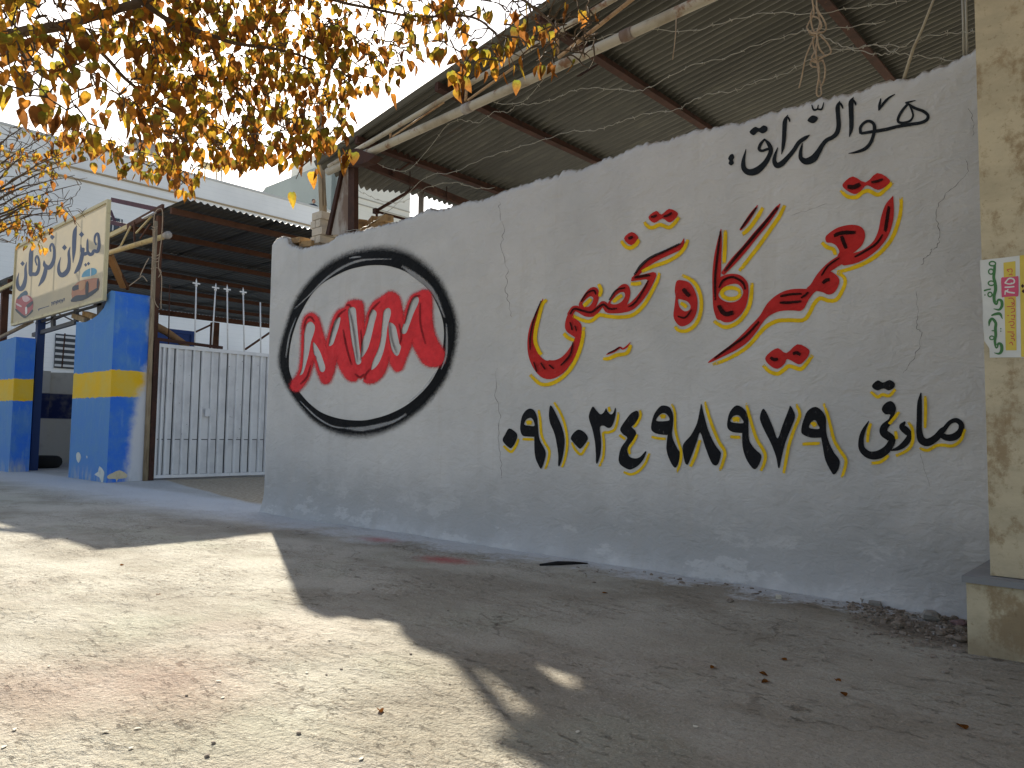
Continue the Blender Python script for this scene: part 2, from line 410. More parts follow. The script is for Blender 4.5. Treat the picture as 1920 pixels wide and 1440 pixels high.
class Paint:
    """collects solid outlines and holes in zoom coordinates and lays them on a surface function surf(px, py, off)"""
    def __init__(s, tr): s.tr = tr; s.sol = []; s.hol = []
    def S(s, *pts): s.sol.append([s.tr(q) for q in stroke_outline(pts)]); return s
    def P(s, *pts, closed=True, n=4): s.sol.append([s.tr(q) for q in crom(pts, n, True)]); return s
    def Q(s, *pts): s.sol.append([s.tr(q) for q in pts]); return s
    def H(s, *pts): s.hol.append([s.tr(q) for q in crom(pts, 4, True)]); return s
    def O(s, cx, cy, rx, ry, wd_): 
        e = [(cx + rx * math.cos(a), cy + ry * math.sin(a)) for a in np.linspace(0, 2 * math.pi, 18)[:-1]]
        i = [(cx + (rx - wd_) * math.cos(a), cy + (ry - wd_) * math.sin(a)) for a in np.linspace(0, 2 * math.pi, 18)[:-1]]
        s.sol.append([s.tr(q) for q in e]); s.hol.append([s.tr(q) for q in i]); return s
    def D(s, cx, cy, r):
        s.sol.append([s.tr(q) for q in ((cx, cy - r), (cx + r * .85, cy), (cx, cy + r), (cx - r * .85, cy))]); return s
    def build(s, name, mat, parent, surf, off):
        V = []; E_ = []
        for poly in s.sol + s.hol:
            o = len(V); V += [Vector((q[0], q[1])) for q in poly]; k = len(poly)
            E_ += [(o + i, o + (i + 1) % k) for i in range(k)]
        r = geometry.delaunay_2d_cdt(V, E_, [], 0, 1e-4)
        vv, ff = r[0], r[2]; keep = []
        bbs = [(min(q[0] for q in pl), max(q[0] for q in pl), min(q[1] for q in pl), max(q[1] for q in pl)) for pl in s.sol + s.hol]
        ns = len(s.sol)
        for f in ff:
            cx = sum(vv[i].x for i in f) / len(f); cy = sum(vv[i].y for i in f) / len(f)
            def hit(lo, hi, L):
                for k in range(lo, hi):
                    b = bbs[k]
                    if b[0] <= cx <= b[1] and b[2] <= cy <= b[3] and inpoly(cx, cy, L[k]): return True
                return False
            A = s.sol + s.hol
            if hit(0, ns, A) and not hit(ns, len(A), A): keep.append(tuple(f))
        m = MB(); m.add([surf(q.x, q.y, off) for q in vv], keep)
        o = m.build(name, mat, parent, fix=False)
        return o
def surf_wall(px, py, off):
    q = onY(px, py, W); return wp(q.x, q.z, off)
def ribbons(name, strokes, mat, parent, surf, off, tr, soft=.5, step=.0004):
    m = MB(); al = []
    for si, pts in enumerate(strokes):
        P = crom(pts, 5); k = len(P); rows = []
        for i, p in enumerate(P):
            a = P[max(i - 1, 0)]; b = P[min(i + 1, k - 1)]; t = (b - a)[:2]; l = math.hypot(*t) or 1
            nx_, ny_ = -t[1] / l, t[0] / l; end = min(1.0, .45 + 2.2 * min(i, k - 1 - i) / k)
            for u, av in ((-1, 0), (-soft, 1), (0, 1), (soft, 1), (1, 0)):
                q = tr((p[0] + nx_ * u * p[2] * .62, p[1] + ny_ * u * p[2] * .62)); rows.append(surf(q[0], q[1], off + step * si)); al.append(av * end)
        fs = [(i * 5 + j, i * 5 + j + 1, i * 5 + 5 + j + 1, i * 5 + 5 + j) for i in range(k - 1) for j in range(4)]
        m.add(rows, fs)
    o = m.build(name, mat, parent, fix=False)
    at = o.data.attributes.new('alpha', 'FLOAT', 'POINT'); at.data.foreach_set('value', al)
    return o
def wlist(pts, w): return [(x, y, w) for x, y in pts]

ZA = zc(960, 360, 3.79); ZB = zc(1300, 300, 3.43); ZC = zc(1340, 160, 4.364); ZD = zc(1240, 700, 3.2); ZE = zc(920, 700, 5.333); ZR = zc(500, 440, 3.6)

# red word on the left: takhassosi
p = Paint(ZA)
p.S((1226, 333, 5), (1203, 388, 36), (1120, 428, 42), (1040, 467, 40), (965, 515, 36), (908, 572, 30), (868, 618, 24))
p.Q((850, 637), (857, 606), (1008, 570), (1030, 578), (1022, 606), (1000, 640), (955, 622))
p.S((1012, 592, 40), (982, 650, 46), (945, 712, 50), (900, 770, 52), (850, 815, 52), (790, 836, 46), (720, 842, 44), (682, 838, 40), (655, 800, 30))
p.P((685, 812), (712, 750), (755, 685), (798, 655), (834, 668), (846, 718), (832, 775), (800, 820)); p.H((703, 790), (735, 746), (772, 716), (802, 716), (806, 745), (780, 782), (740, 799))
p.S((700, 842, 40), (655, 792, 34), (622, 822, 38), (580, 862, 46), (530, 862, 48), (480, 836, 44), (445, 830, 40), (415, 872, 40))
p.P((480, 815), (508, 742), (550, 690), (586, 676), (615, 694), (622, 742), (604, 805), (570, 850)); p.H((503, 800), (530, 762), (560, 742), (581, 756), (570, 792), (540, 818))
p.P((448, 808), (402, 866), (379, 940), (388, 988), (425, 1018), (456, 1040), (470, 1070), (497, 960), (482, 925), (452, 897), (440, 866))
p.S((476, 955, 44), (472, 1040, 48), (440, 1120, 62), (390, 1195, 80), (330, 1245, 112), (260, 1262, 138), (200, 1228, 100), (152, 1150, 68), (134, 1050, 42), (150, 950, 34), (186, 850, 22), (222, 760, 5))
p.P((855, 286), (905, 328), (852, 380), (800, 332), n=3); p.P((1030, 136), (1066, 162), (1120, 121), (1181, 150), (1165, 190), (1120, 218), (1074, 190), (1016, 222), (974, 180), n=3)
p.S((675, 1156, 6), (730, 1130, 18), (770, 1105, 14), (790, 1116, 12), (822, 1096, 14), (843, 1068, 4))
p.build('painted_word', M_red, wall, surf_wall, .005)['label'] = 'red painted word with a long curling tail'
p = Paint(ZA)
p.P((1176, 632), (1230, 632), (1275, 655), (1310, 720), (1323, 790), (1310, 870), (1270, 930), (1210, 956), (1170, 930), (1150, 880), (1160, 800), (1166, 740), (1161, 700), n=3)
p.H((1184, 764), (1206, 765), (1250, 780), (1273, 812), (1262, 840), (1230, 848), (1200, 826), (1188, 800))
p.tr = ZB
p.S((180, 446, 5), (172, 520, 28), (160, 620, 46), (153, 720, 54), (148, 800, 46), (146, 880, 38), (152, 950, 44), (175, 1005, 60))
p.P((160, 775), (190, 746), (240, 733), (300, 740), (345, 780), (356, 830), (350, 900), (330, 960), (290, 1010), (240, 1041), (190, 1040), (150, 1000), (130, 930), (129, 850))
p.H((163, 870), (190, 826), (240, 801), (290, 801), (322, 846), (300, 895), (250, 916), (195, 905))
p.S((195, 728, 26), (260, 650, 42), (330, 570, 40), (400, 482, 38), (470, 400, 34), (530, 320, 26), (558, 283, 6))
p.S((304, 448, 14), (340, 400, 24), (380, 340, 22), (412, 292, 6))
p.S((1286, 236, 6), (1264, 300, 58), (1248, 380, 80), (1225, 470, 72), (1180, 545, 58), (1110, 602, 58), (1040, 632, 66), (970, 650, 60))
p.P((850, 500), (870, 474), (930, 436), (1010, 418), (1070, 426), (1101, 455), (1106, 500), (1086, 550), (1050, 585), (1026, 608), (1040, 648), (960, 664), (928, 622), (940, 590), (920, 552), (890, 535), (858, 530))
p.S((965, 632, 58), (900, 672, 58), (850, 712, 52), (815, 762, 62), (780, 815, 58), (748, 842, 52))
p.P((866, 710), (920, 740), (941, 775), (930, 820), (905, 855), (870, 866), (830, 850), (790, 842), (772, 830), (800, 770), (830, 730))
p.P((775, 828), (740, 829), (650, 829), (580, 845), (520, 880), (470, 930), (428, 1000), (372, 1060), (320, 1115), (250, 1180), (170, 1240), (99, 1296), (108, 1303),
    (180, 1270), (280, 1220), (350, 1170), (402, 1110), (450, 1040), (492, 1000), (560, 972), (640, 968), (690, 971), (716, 950), (742, 900), (770, 862), (792, 840), n=3)
p.P((545, 1210), (600, 1242), (670, 1185), (742, 1216), (746, 1250), (720, 1290), (680, 1315), (608, 1280), (590, 1310), (545, 1343), (498, 1325), (463, 1280), (490, 1240), n=3)
p.P((1030, 108), (1110, 146), (1185, 86), (1262, 126), (1256, 160), (1190, 195), (1120, 164), (1080, 202), (1035, 221), (970, 182), (968, 150), n=3)
p.build('painted_word', M_red, wall, surf_wall, .005)['label'] = 'largest red painted word'

# yellow edging strokes beside the red words
Y = []
tb = lambda L, w=25: [(*ZB(q), w / 3.43) for q in L]
ta = lambda L, w=26: [(*ZA(q), w / 3.79) for q in L]
for L in ([(1338, 240), (1335, 330), (1310, 430), (1270, 520), (1200, 600), (1110, 660), (1010, 700), (925, 722)],
          [(925, 725), (965, 750), (978, 790), (955, 850), (920, 900), (870, 905), (815, 890), (775, 930), (745, 990), (705, 1030), (620, 1030), (540, 1035), (470, 1070), (420, 1120), (370, 1180), (310, 1230), (220, 1280), (125, 1318)],
          [(825, 530), (860, 560), (900, 575), (915, 612)], [(950, 195), (990, 235), (1050, 240), (1090, 210), (1130, 200), (1190, 225), (1240, 190), (1285, 145)],
          [(450, 1320), (490, 1360), (545, 1375), (590, 1345), (620, 1325), (690, 1345), (730, 1310), (768, 1255)], [(588, 290), (555, 360), (500, 440), (430, 540), (370, 620), (298, 715)],
          [(448, 305), (410, 370), (360, 440), (315, 480)], [(208, 452), (206, 560), (200, 670)], [(378, 790), (375, 860), (360, 940), (320, 1010), (270, 1055), (200, 1075), (130, 1035)],
          [(245 + 58 * math.cos(a), 858 + 36 * math.sin(a)) for a in np.linspace(0, 6.28, 12)]): Y.append(tb(L))
for L in ([(1255, 340), (1230, 400), (1180, 455), (1100, 500), (1010, 530), (930, 568)],
          [(1055, 575), (1040, 630), (1005, 700), (960, 780), (910, 840), (850, 880), (770, 890), (690, 885), (625, 875), (580, 910), (540, 920), (490, 905), (440, 880)],
          [(250, 765), (220, 800), (195, 890), (175, 980), (170, 1060), (195, 1130), (215, 1155)], [(515, 960), (505, 1050), (475, 1150), (430, 1240), (370, 1310), (290, 1360), (210, 1365), (135, 1300)],
          [(370, 1005), (400, 1035), (445, 1055)], [(780, 350), (815, 390), (850, 400), (890, 375), (912, 340)], [(945, 215), (975, 250), (1010, 255), (1060, 235), (1120, 255), (1160, 225), (1195, 180)],
          [(650, 1185), (690, 1185), (750, 1160), (820, 1145), (850, 1085)], [(1215, 595), (1270, 620), (1320, 670), (1350, 760), (1345, 860), (1310, 940), (1250, 985), (1190, 985), (1160, 955)],
          [(850, 655), (900, 655), (925, 645)], [(622, 655), (640, 700), (628, 745)], [(515, 812), (545, 785), (568, 760)], [(725, 785), (760, 755), (792, 735)], [(1205, 790), (1230, 805), (1250, 822)]): Y.append(ta(L))
ID = lambda q: q
ribbons('yellow_edging', Y, M_yel, wall, surf_wall, .0025, ID, .62)
# dry black brush marks inside the red letters
K = []
for L, w_ in (([(1262, 300), (1248, 390), (1236, 465)], 24), ([(1222, 480), (1180, 540), (1100, 592), (1040, 625)], 15), ([(905, 490), (960, 470), (1050, 468)], 26), ([(955, 490), (970, 530), (985, 572)], 26),
              ([(945, 628), (870, 680), (826, 745)], 12), ([(835, 795), (855, 775), (880, 770)], 24), ([(560, 878), (620, 866), (700, 860)], 16), ([(555, 918), (610, 918), (700, 910)], 18), ([(742, 850), (720, 872), (695, 888)], 14),
              ([(425, 1040), (340, 1130), (250, 1195), (135, 1278)], 16), ([(545, 305), (400, 480), (290, 610), (205, 718)], 19), ([(408, 306), (360, 372), (308, 444)], 15), ([(179, 460), (160, 620), (146, 760), (146, 905)], 15),
              ([(168, 825), (200, 775), (260, 755), (322, 790), (338, 835)], 15), ([(165, 935), (205, 990), (265, 980)], 30), ([(995, 175), (1035, 178), (1080, 158)], 30), ([(1150, 148), (1190, 140), (1225, 128)], 18),
              ([(500, 1270), (525, 1285), (550, 1280)], 22), ([(645, 1250), (668, 1240), (695, 1255)], 22)): K.append(tb(L, w_))
for L, w_ in (([(1208, 368), (1100, 422), (1000, 467), (930, 522), (880, 592)], 19), ([(880, 612), (930, 602), (992, 592)], 19), ([(980, 630), (930, 722), (880, 792), (830, 822)], 13),
              ([(755, 830), (700, 832), (660, 802), (620, 822), (570, 856), (510, 846), (450, 832), (422, 872)], 15), ([(500, 782), (540, 722), (590, 702), (606, 732)], 13), ([(700, 772), (750, 702), (820, 682)], 13),
              ([(420, 925), (430, 955), (436, 985)], 13), ([(455, 950), (462, 970), (466, 992)], 10), ([(442, 1070), (420, 1160), (355, 1235)], 14), ([(165, 1208), (178, 1245), (188, 1280)], 11), ([(215, 1213), (230, 1238), (248, 1262)], 12),
              ([(272, 1228), (290, 1244), (308, 1258)], 12), ([(217, 775), (165, 910), (140, 1040), (140, 1125)], 13), ([(1225, 690), (1250, 720), (1275, 745)], 30), ([(1185, 885), (1240, 895), (1288, 838)], 13),
              ([(838, 335), (855, 330), (872, 322)], 22), ([(998, 182), (1020, 180), (1042, 170)], 17), ([(1088, 182), (1120, 170), (1148, 152)], 17), ([(690, 1150), (740, 1126), (775, 1105)], 10)): K.append(ta(L, w_))
ribbons('dry_brush_marks', K, M_dry, wall, surf_wall, .0068, ID, .5)

# black words
p = Paint(ZC)
p.S((1568, 148, 16), (1600, 140, 15), (1646, 129, 7)); p.S((1572, 146, 16), (1640, 190, 24), (1710, 216, 26), (1748, 250, 26), (1738, 286, 26), (1690, 310, 26), (1620, 322, 28), (1500, 342, 27), (1400, 366, 29), (1300, 382, 27), (1205, 396, 22))
p.S((1582, 160, 20), (1540, 210, 23), (1511, 260, 23), (1506, 300, 23), (1540, 312, 21), (1600, 296, 18), (1626, 260, 17), (1621, 220, 17), (1600, 165, 18))
p.S((1198, 392, 26), (1196, 350, 25), (1226, 310, 23), (1266, 296, 25), (1302, 316, 27), (1312, 360, 31), (1300, 420, 27), (1275, 480, 29), (1230, 525, 29), (1160, 550, 20), (1100, 561, 5))
p.S((1362, 113, 10), (1352, 165, 22), (1345, 208, 8)); p.S((1348, 205, 12), (1390, 146, 23), (1430, 106, 18), (1476, 79, 9))
p.S((1138, 99, 6), (1120, 140, 40), (1119, 200, 40), (1122, 280, 38), (1120, 360, 32), (1105, 424, 6)); p.S((1138, 125, 16), (1152, 145, 18), (1158, 165, 10))
p.S((1026, 133, 8), (1010, 180, 36), (1014, 260, 36), (1018, 330, 38), (1005, 390, 38), (970, 427, 34), (920, 452, 34), (885, 492, 36), (850, 550, 46), (810, 602, 60), (752, 625, 54), (710, 600, 38), (704, 560, 30), (712, 510, 20), (720, 476, 6))
p.S((1030, 148, 16), (1044, 170, 18), (1052, 190, 10))
p.P((800, 249), (845, 264), (841, 290), (806, 313), (761, 290), n=3); p.S((798, 164, 10), (812, 202, 16), (842, 197, 14), (851, 164, 8)); p.S((845, 198, 14), (880, 196, 16), (896, 144, 7))
p.S((779, 409, 8), (740, 434, 32), (690, 470, 34), (650, 530, 34), (600, 590, 38), (550, 640, 46), (510, 655, 46), (488, 620, 34), (495, 570, 26), (516, 510, 6))
p.S((600, 244, 6), (578, 290, 34), (572, 350, 36), (568, 430, 34), (560, 500, 28), (548, 564, 6)); p.S((602, 262, 14), (612, 280, 16), (616, 298, 9))
p.P((285, 381), (330, 340), (365, 351), (400, 328), (433, 345), (426, 376), (390, 394), (356, 380), (320, 409), n=3)
p.S((408, 440, 10), (442, 480, 32), (460, 530, 36), (440, 590, 38), (400, 650, 46), (340, 700, 58), (280, 711, 52), (240, 680, 42), (235, 620, 31), (256, 523, 6)); p.S((408, 441, 14), (376, 480, 25), (363, 520, 25), (386, 536, 22), (430, 522, 22), (452, 520, 22))
p.P((110, 600), (125, 570), (150, 562), (161, 590), (150, 611), (158, 636), (135, 656), (114, 640), (120, 616), n=3)
p.build('painted_word', M_slate, wall, surf_wall, .005)['label'] = 'black painted line of script along the top of the wall'
p = Paint(ZD)
p.S((1558, 119, 8), (1550, 180, 28), (1548, 280, 32), (1548, 350, 36), (1562, 400, 46), (1600, 414, 46), (1650, 385, 42), (1682, 346, 36), (1695, 330, 22))
p.S((1690, 346, 28), (1730, 296, 25), (1770, 282, 29), (1800, 306, 33), (1796, 346, 37), (1760, 380, 44), (1710, 385, 38), (1668, 360, 30))
p.S((1461, 293, 12), (1446, 320, 38), (1475, 350, 42), (1490, 372, 31), (1470, 412, 37), (1430, 446, 28), (1380, 463, 8))
p.P((1375, 166), (1400, 184), (1409, 215), (1395, 260), (1378, 292), (1362, 300), (1375, 250), (1345, 245), (1324, 218), (1340, 184))
p.S((1388, 250, 24), (1375, 285, 30), (1340, 322, 44), (1336, 356, 48), (1370, 382, 48), (1385, 402, 42), (1360, 450, 46), (1310, 486, 52), (1250, 490, 46), (1206, 455, 38), (1200, 400, 31), (1215, 345, 24), (1246, 288, 6))
p.P((1267, 70), (1300, 42), (1331, 56), (1370, 40), (1401, 60), (1396, 86), (1365, 103), (1335, 91), (1300, 103), (1272, 90), n=3)
p.build('painted_word', M_black, wall, surf_wall, .005)['label'] = 'black painted name beside the telephone number'
nums = [(ZE, [(190, 550), (255, 590), (269, 630), (250, 690), (215, 742), (190, 745), (140, 700), (124, 660), (150, 610)], None),
        (ZE, [(400, 352), (440, 370), (465, 420), (475, 480), (482, 600), (495, 670), (530, 740), (551, 790), (545, 850), (515, 940), (500, 953), (480, 920), (450, 850), (439, 760), (440, 640), (436, 635), (370, 632), (320, 620), (300, 560), (305, 500), (320, 430), (355, 375)], [(342, 512), (360, 466), (400, 445), (430, 466), (443, 524), (390, 523)]),
        (ZE, [(603, 321), (630, 350), (680, 450), (720, 550), (741, 660), (735, 760), (715, 860), (690, 926), (675, 915), (678, 830), (665, 720), (640, 600), (600, 500), (588, 430), (592, 360)], None),
        (ZE, [(882, 562), (940, 590), (976, 645), (950, 700), (905, 751), (880, 745), (830, 690), (804, 650), (830, 600)], None),
        (ZE, [(1028, 332), (1060, 370), (1100, 409), (1135, 390), (1158, 347), (1170, 380), (1205, 411), (1232, 390), (1248, 344), (1256, 370), (1245, 450), (1215, 530), (1175, 546), (1135, 524), (1095, 540), (1105, 640), (1108, 740), (1095, 830), (1070, 899), (1055, 890), (1055, 800), (1045, 680), (1020, 560), (990, 470), (985, 420), (1005, 360)], None),
        (ZE, [(1465, 374), (1481, 400), (1475, 455), (1440, 510), (1411, 536), (1445, 570), (1456, 610), (1430, 660), (1385, 720), (1370, 770), (1390, 830), (1440, 850), (1490, 840), (1530, 800), (1553, 777), (1556, 800), (1530, 860), (1480, 920), (1420, 956), (1380, 961), (1320, 930), (1287, 890), (1285, 830), (1310, 740), (1369, 650), (1330, 612), (1299, 570), (1310, 530), (1350, 470), (1400, 405), (1440, 380)], None),
        (ZE, [(1735, 321), (1790, 340), (1820, 400), (1826, 480), (1815, 600), (1830, 670), (1870, 750), (1899, 800), (1890, 860), (1865, 931), (1840, 941), (1810, 900), (1775, 820), (1759, 740), (1770, 620), (1766, 617), (1690, 610), (1630, 590), (1604, 550), (1615, 470), (1640, 400), (1690, 335)], [(1657, 475), (1685, 421), (1730, 397), (1770, 420), (1783, 471)]),
        (ZD, [(240, 182), (250, 220), (280, 330), (320, 420), (356, 470), (359, 490), (345, 540), (325, 553), (300, 530), (265, 440), (235, 354), (215, 410), (185, 490), (165, 540), (155, 548), (142, 530), (130, 450), (140, 415), (180, 370), (215, 300), (232, 220)], None),
        (ZD, [(455, 192), (500, 215), (522, 260), (526, 330), (530, 400), (560, 450), (601, 490), (595, 530), (570, 573), (545, 565), (510, 510), (490, 440), (488, 362), (484, 358), (430, 352), (402, 330), (399, 290), (415, 230)], [(420, 291), (435, 258), (465, 252), (488, 275), (492, 299)]),
        (ZD, [(615, 212), (640, 250), (675, 330), (700, 391), (730, 310), (765, 220), (775, 194), (795, 225), (804, 265), (780, 330), (745, 420), (720, 520), (712, 563), (702, 563), (690, 500), (660, 420), (620, 340), (595, 280), (598, 240)], None),
        (ZD, [(925, 201), (965, 225), (989, 270), (991, 350), (1010, 420), (1040, 480), (1069, 520), (1065, 570), (1040, 606), (1020, 590), (985, 520), (970, 440), (961, 390), (957, 386), (900, 386), (850, 366), (842, 335), (855, 280), (880, 225)], [(889, 326), (905, 290), (925, 282), (940, 305), (949, 333)])]
for tr, o_, h_ in nums:
    p = Paint(tr); p.P(*o_, n=3)
    if h_: p.H(*h_)
    p.build('painted_digit', M_black, wall, surf_wall, .005)
Y = []
te = lambda L, w=26: [(*ZE(q), w / 5.333) for q in L]
td = lambda L, w=19: [(*ZD(q), w / 3.2) for q in L]
for L in ([(130, 725), (190, 780), (220, 775), (260, 710), (282, 655)], [(485, 365), (500, 470), (510, 610), (545, 700), (585, 770), (580, 850), (545, 960)], [(320, 658), (380, 660), (435, 660)],
          [(640, 290), (700, 390), (740, 490), (765, 620), (765, 750), (740, 870), (712, 940)], [(810, 690), (850, 765), (905, 810), (950, 750), (985, 685)], [(1183, 335), (1190, 360), (1196, 384)],
          [(1280, 390), (1270, 480), (1240, 565), (1180, 590), (1130, 600), (1138, 700), (1130, 830), (1090, 935)], [(1495, 365), (1500, 430), (1460, 510), (1430, 540)], [(1290, 615), (1320, 638), (1350, 660)],
          [(1470, 610), (1430, 690), (1390, 750), (1395, 810)], [(1330, 985), (1400, 1010), (1480, 980), (1550, 900), (1590, 800)], [(1815, 305), (1845, 400), (1850, 560), (1880, 680), (1910, 790), (1900, 900), (1865, 990)], [(1610, 635), (1680, 650), (1755, 655)]): Y.append(te(L))
for L in ([(365, 500), (392, 490), (420, 500)], [(1700, 440), (1725, 428), (1750, 440)]): Y.append(te(L, 40))
for L in ([(262, 170), (300, 290), (350, 410), (385, 470), (375, 530), (355, 585)], [(235, 400), (210, 490), (178, 560)], [(512, 180), (540, 280), (575, 390), (625, 480), (620, 540), (600, 585)], [(418, 380), (450, 383), (480, 383)],
          [(812, 185), (835, 250), (800, 340), (770, 430), (750, 530), (738, 600)], [(978, 180), (1010, 280), (1040, 400), (1080, 470), (1110, 520), (1100, 580), (1085, 625)], [(850, 425), (900, 422), (955, 420)],
          [(1260, 110), (1300, 142), (1330, 128), (1370, 135), (1408, 95)], [(1430, 230), (1400, 270), (1370, 305)], [(1262, 298), (1246, 350), (1240, 415)], [(1262, 540), (1320, 530), (1370, 490)],
          [(1485, 290), (1510, 340), (1510, 410), (1480, 460), (1410, 495)], [(1586, 135), (1588, 220), (1585, 330)], [(1550, 450), (1600, 462), (1650, 435), (1690, 430), (1750, 435), (1800, 400), (1826, 335)], [(1408, 345), (1412, 370), (1416, 395)]): Y.append(td(L))
for L in ([(435, 282), (455, 274), (477, 280)], [(908, 312), (920, 304), (932, 318)]): Y.append(td(L, 28))
ribbons('yellow_edging', Y, M_yel, wall, surf_wall, .0025, ID, .62)

# sprayed emblem: black ring, soft outside and crisp inside
inn = [(150, 860), (155, 780), (175, 680), (215, 560), (280, 440), (350, 355), (430, 295), (540, 240), (650, 212), (740, 205), (830, 212), (930, 245), (1010, 300), (1090, 370), (1150, 470), (1185, 560), (1197, 640), (1195, 720), (1180, 830), (1150, 920), (1080, 1030), (960, 1140), (830, 1210), (700, 1248), (600, 1255), (480, 1240), (370, 1200), (290, 1140), (220, 1060), (180, 990), (155, 920)]
outr = [(120, 860), (125, 760), (150, 640), (190, 530), (250, 420), (330, 310), (420, 220), (520, 165), (620, 130), (740, 110), (850, 115), (960, 150), (1060, 220), (1140, 310), (1200, 410), (1240, 530), (1258, 650), (1250, 780), (1215, 920), (1150, 1040), (1060, 1150), (950, 1230), (830, 1290), (720, 1325), (600, 1335), (480, 1315), (380, 1275), (300, 1220), (225, 1130), (170, 1040), (135, 950)]
def ring(name, A, B, mat, off, prof):
    A = crom(A, 5, True); B = crom(B, 5, True); m = MB(); al = []; n_ = len(A); k = len(prof); vv = []
    for a, b in zip(A, B):
        for u, av in prof:
            q = ZR(a + (b - a) * u); vv.append(surf_wall(q[0], q[1], off)); al.append(av)
    m.add(vv, [(i * k + j, i * k + j + 1, ((i + 1) % n_) * k + j + 1, ((i + 1) % n_) * k + j) for i in range(n_) for j in range(k - 1)])
    o = m.build(name, mat, wall, fix=False); at = o.data.attributes.new('alpha', 'FLOAT', 'POINT'); at.data.foreach_set('value', al); return o
wide = [tuple(np.array(a) + (np.array(b) - np.array(a)) / np.hypot(*(np.array(b) - np.array(a))) * (np.hypot(*(np.array(b) - np.array(a))) + 60)) for a, b in zip(inn, outr)]
ring('sprayed_ring', inn, wide, M_sprayk, .003, [(-.012, 0), (0.0, 1), (.32, 1), (.48, .86), (.62, .50), (.78, .26), (1.0, 0)])['label'] = 'black sprayed ring with fuzzy outer edge'
HL = []
tr_ = lambda L: [(*ZR(q[:2]), q[2] / 3.6) for q in L]
for L in ([(190, 500, 10), (300, 400, 12), (400, 300, 16), (500, 228, 20), (620, 178, 18), (740, 166, 12), (850, 166, 8)], [(915, 212, 20), (1000, 275, 44), (1090, 345, 36), (1150, 430, 26), (1205, 560, 16)],
          [(133, 830, 12), (158, 680, 12), (200, 560, 8)], [(1215, 600, 14), (1218, 720, 18), (1212, 820, 16), (1180, 910, 10)], [(1160, 900, 10), (1070, 1030, 16), (960, 1132, 12)],
          [(540, 1306, 20), (640, 1312, 34), (760, 1290, 30), (860, 1260, 22), (945, 1212, 22)], [(230, 1122, 8), (330, 1222, 14), (440, 1290, 12), (540, 1306, 14)], [(560, 160, 10), (600, 152, 14), (640, 150, 8)]): HL.append(tr_(L))
ribbons('pale_highlights', HL, M_sprayw, wall, surf_wall, .0055, ID, .15)
red = [(180, 1030), (190, 990), (215, 955), (235, 900), (243, 820), (248, 720), (250, 640), (258, 590), (275, 555), (305, 542), (335, 560), (355, 610), (375, 680), (395, 740), (412, 775), (420, 720), (440, 640), (465, 560), (495, 520), (530, 505), (545, 488), (560, 465), (600, 455), (635, 462), (645, 520), (650, 600), (660, 680), (680, 600), (700, 520), (730, 465), (770, 440), (800, 420), (840, 398), (880, 420), (900, 480), (915, 560), (930, 600), (945, 540), (965, 470), (990, 420), (1030, 400), (1070, 385), (1095, 400), (1105, 470), (1108, 560), (1120, 650), (1150, 730), (1185, 790), (1188, 830), (1165, 870), (1120, 880), (1070, 860), (1030, 800), (1000, 730), (990, 690), (975, 730), (950, 790), (925, 850), (905, 900), (880, 912), (855, 880), (840, 830), (832, 800), (815, 850), (790, 920), (750, 970), (700, 992), (668, 985), (665, 955), (640, 960), (615, 955), (600, 975), (570, 975), (540, 950), (510, 900), (490, 850), (478, 810), (460, 870), (440, 940), (415, 990), (392, 995), (370, 960), (350, 900), (330, 840), (318, 810), (300, 880), (275, 960), (240, 1015), (205, 1045)]
p = Paint(ZR); p.P(*[(q[0], q[1]) for q in red], n=3)
holes = [[(300, 598), (318, 620), (312, 660), (290, 720), (275, 800), (255, 880), (235, 935), (225, 945), (235, 880), (248, 800), (258, 720), (272, 640), (285, 605)], [(322, 735), (345, 780), (370, 840), (388, 900), (380, 918), (365, 905), (345, 850), (328, 790)],
         [(490, 562), (482, 612), (460, 680), (440, 735), (430, 748), (432, 715), (450, 650), (470, 590)], [(565, 505), (590, 500), (600, 580), (610, 680), (622, 780), (632, 860), (620, 870), (605, 800), (585, 700), (572, 600)],
         [(700, 545), (722, 515), (735, 530), (720, 600), (700, 690), (675, 770), (650, 820), (655, 760), (672, 680), (685, 600)], [(805, 520), (825, 505), (832, 530), (810, 620), (800, 700), (780, 790), (745, 870), (715, 905), (730, 860), (765, 780), (785, 700), (795, 600)],
         [(840, 600), (862, 620), (880, 690), (890, 740), (900, 760), (880, 810), (865, 790), (848, 730), (840, 660)], [(990, 440), (1015, 430), (1018, 450), (985, 530), (960, 600), (935, 660), (925, 660), (945, 580), (968, 490)]]
def widen(h, d):
    ar_ = sum(h[i][0] * h[(i + 1) % len(h)][1] - h[(i + 1) % len(h)][0] * h[i][1] for i in range(len(h))); o_ = []
    for i, q in enumerate(h):
        a, b = h[i - 1], h[(i + 1) % len(h)]; tx_, ty_ = b[0] - a[0], b[1] - a[1]; l = math.hypot(tx_, ty_) or 1; sg_ = 1 if ar_ > 0 else -1
        o_.append((q[0] + sg_ * ty_ / l * d, q[1] - sg_ * tx_ / l * d))
    return o_
for h in holes: p.H(*widen(h, 11))
p.build('sprayed_letters', M_redsolid, wall, surf_wall, .0075)['label'] = 'red sprayed letters inside the black ring'
FLIP = False
ar = sum(red[i][0] * red[(i + 1) % len(red)][1] - red[(i + 1) % len(red)][0] * red[i][1] for i in range(len(red)))
def outw(d):
    o_ = []
    for i, q in enumerate(red):
        a, b = red[i - 1], red[(i + 1) % len(red)]; tx_, ty_ = b[0] - a[0], b[1] - a[1]; l = math.hypot(tx_, ty_) or 1; sg_ = 1 if ar > 0 else -1; sg_ = -sg_ if FLIP else sg_
        o_.append((q[0] + sg_ * ty_ / l * d, q[1] - sg_ * tx_ / l * d))
    return o_
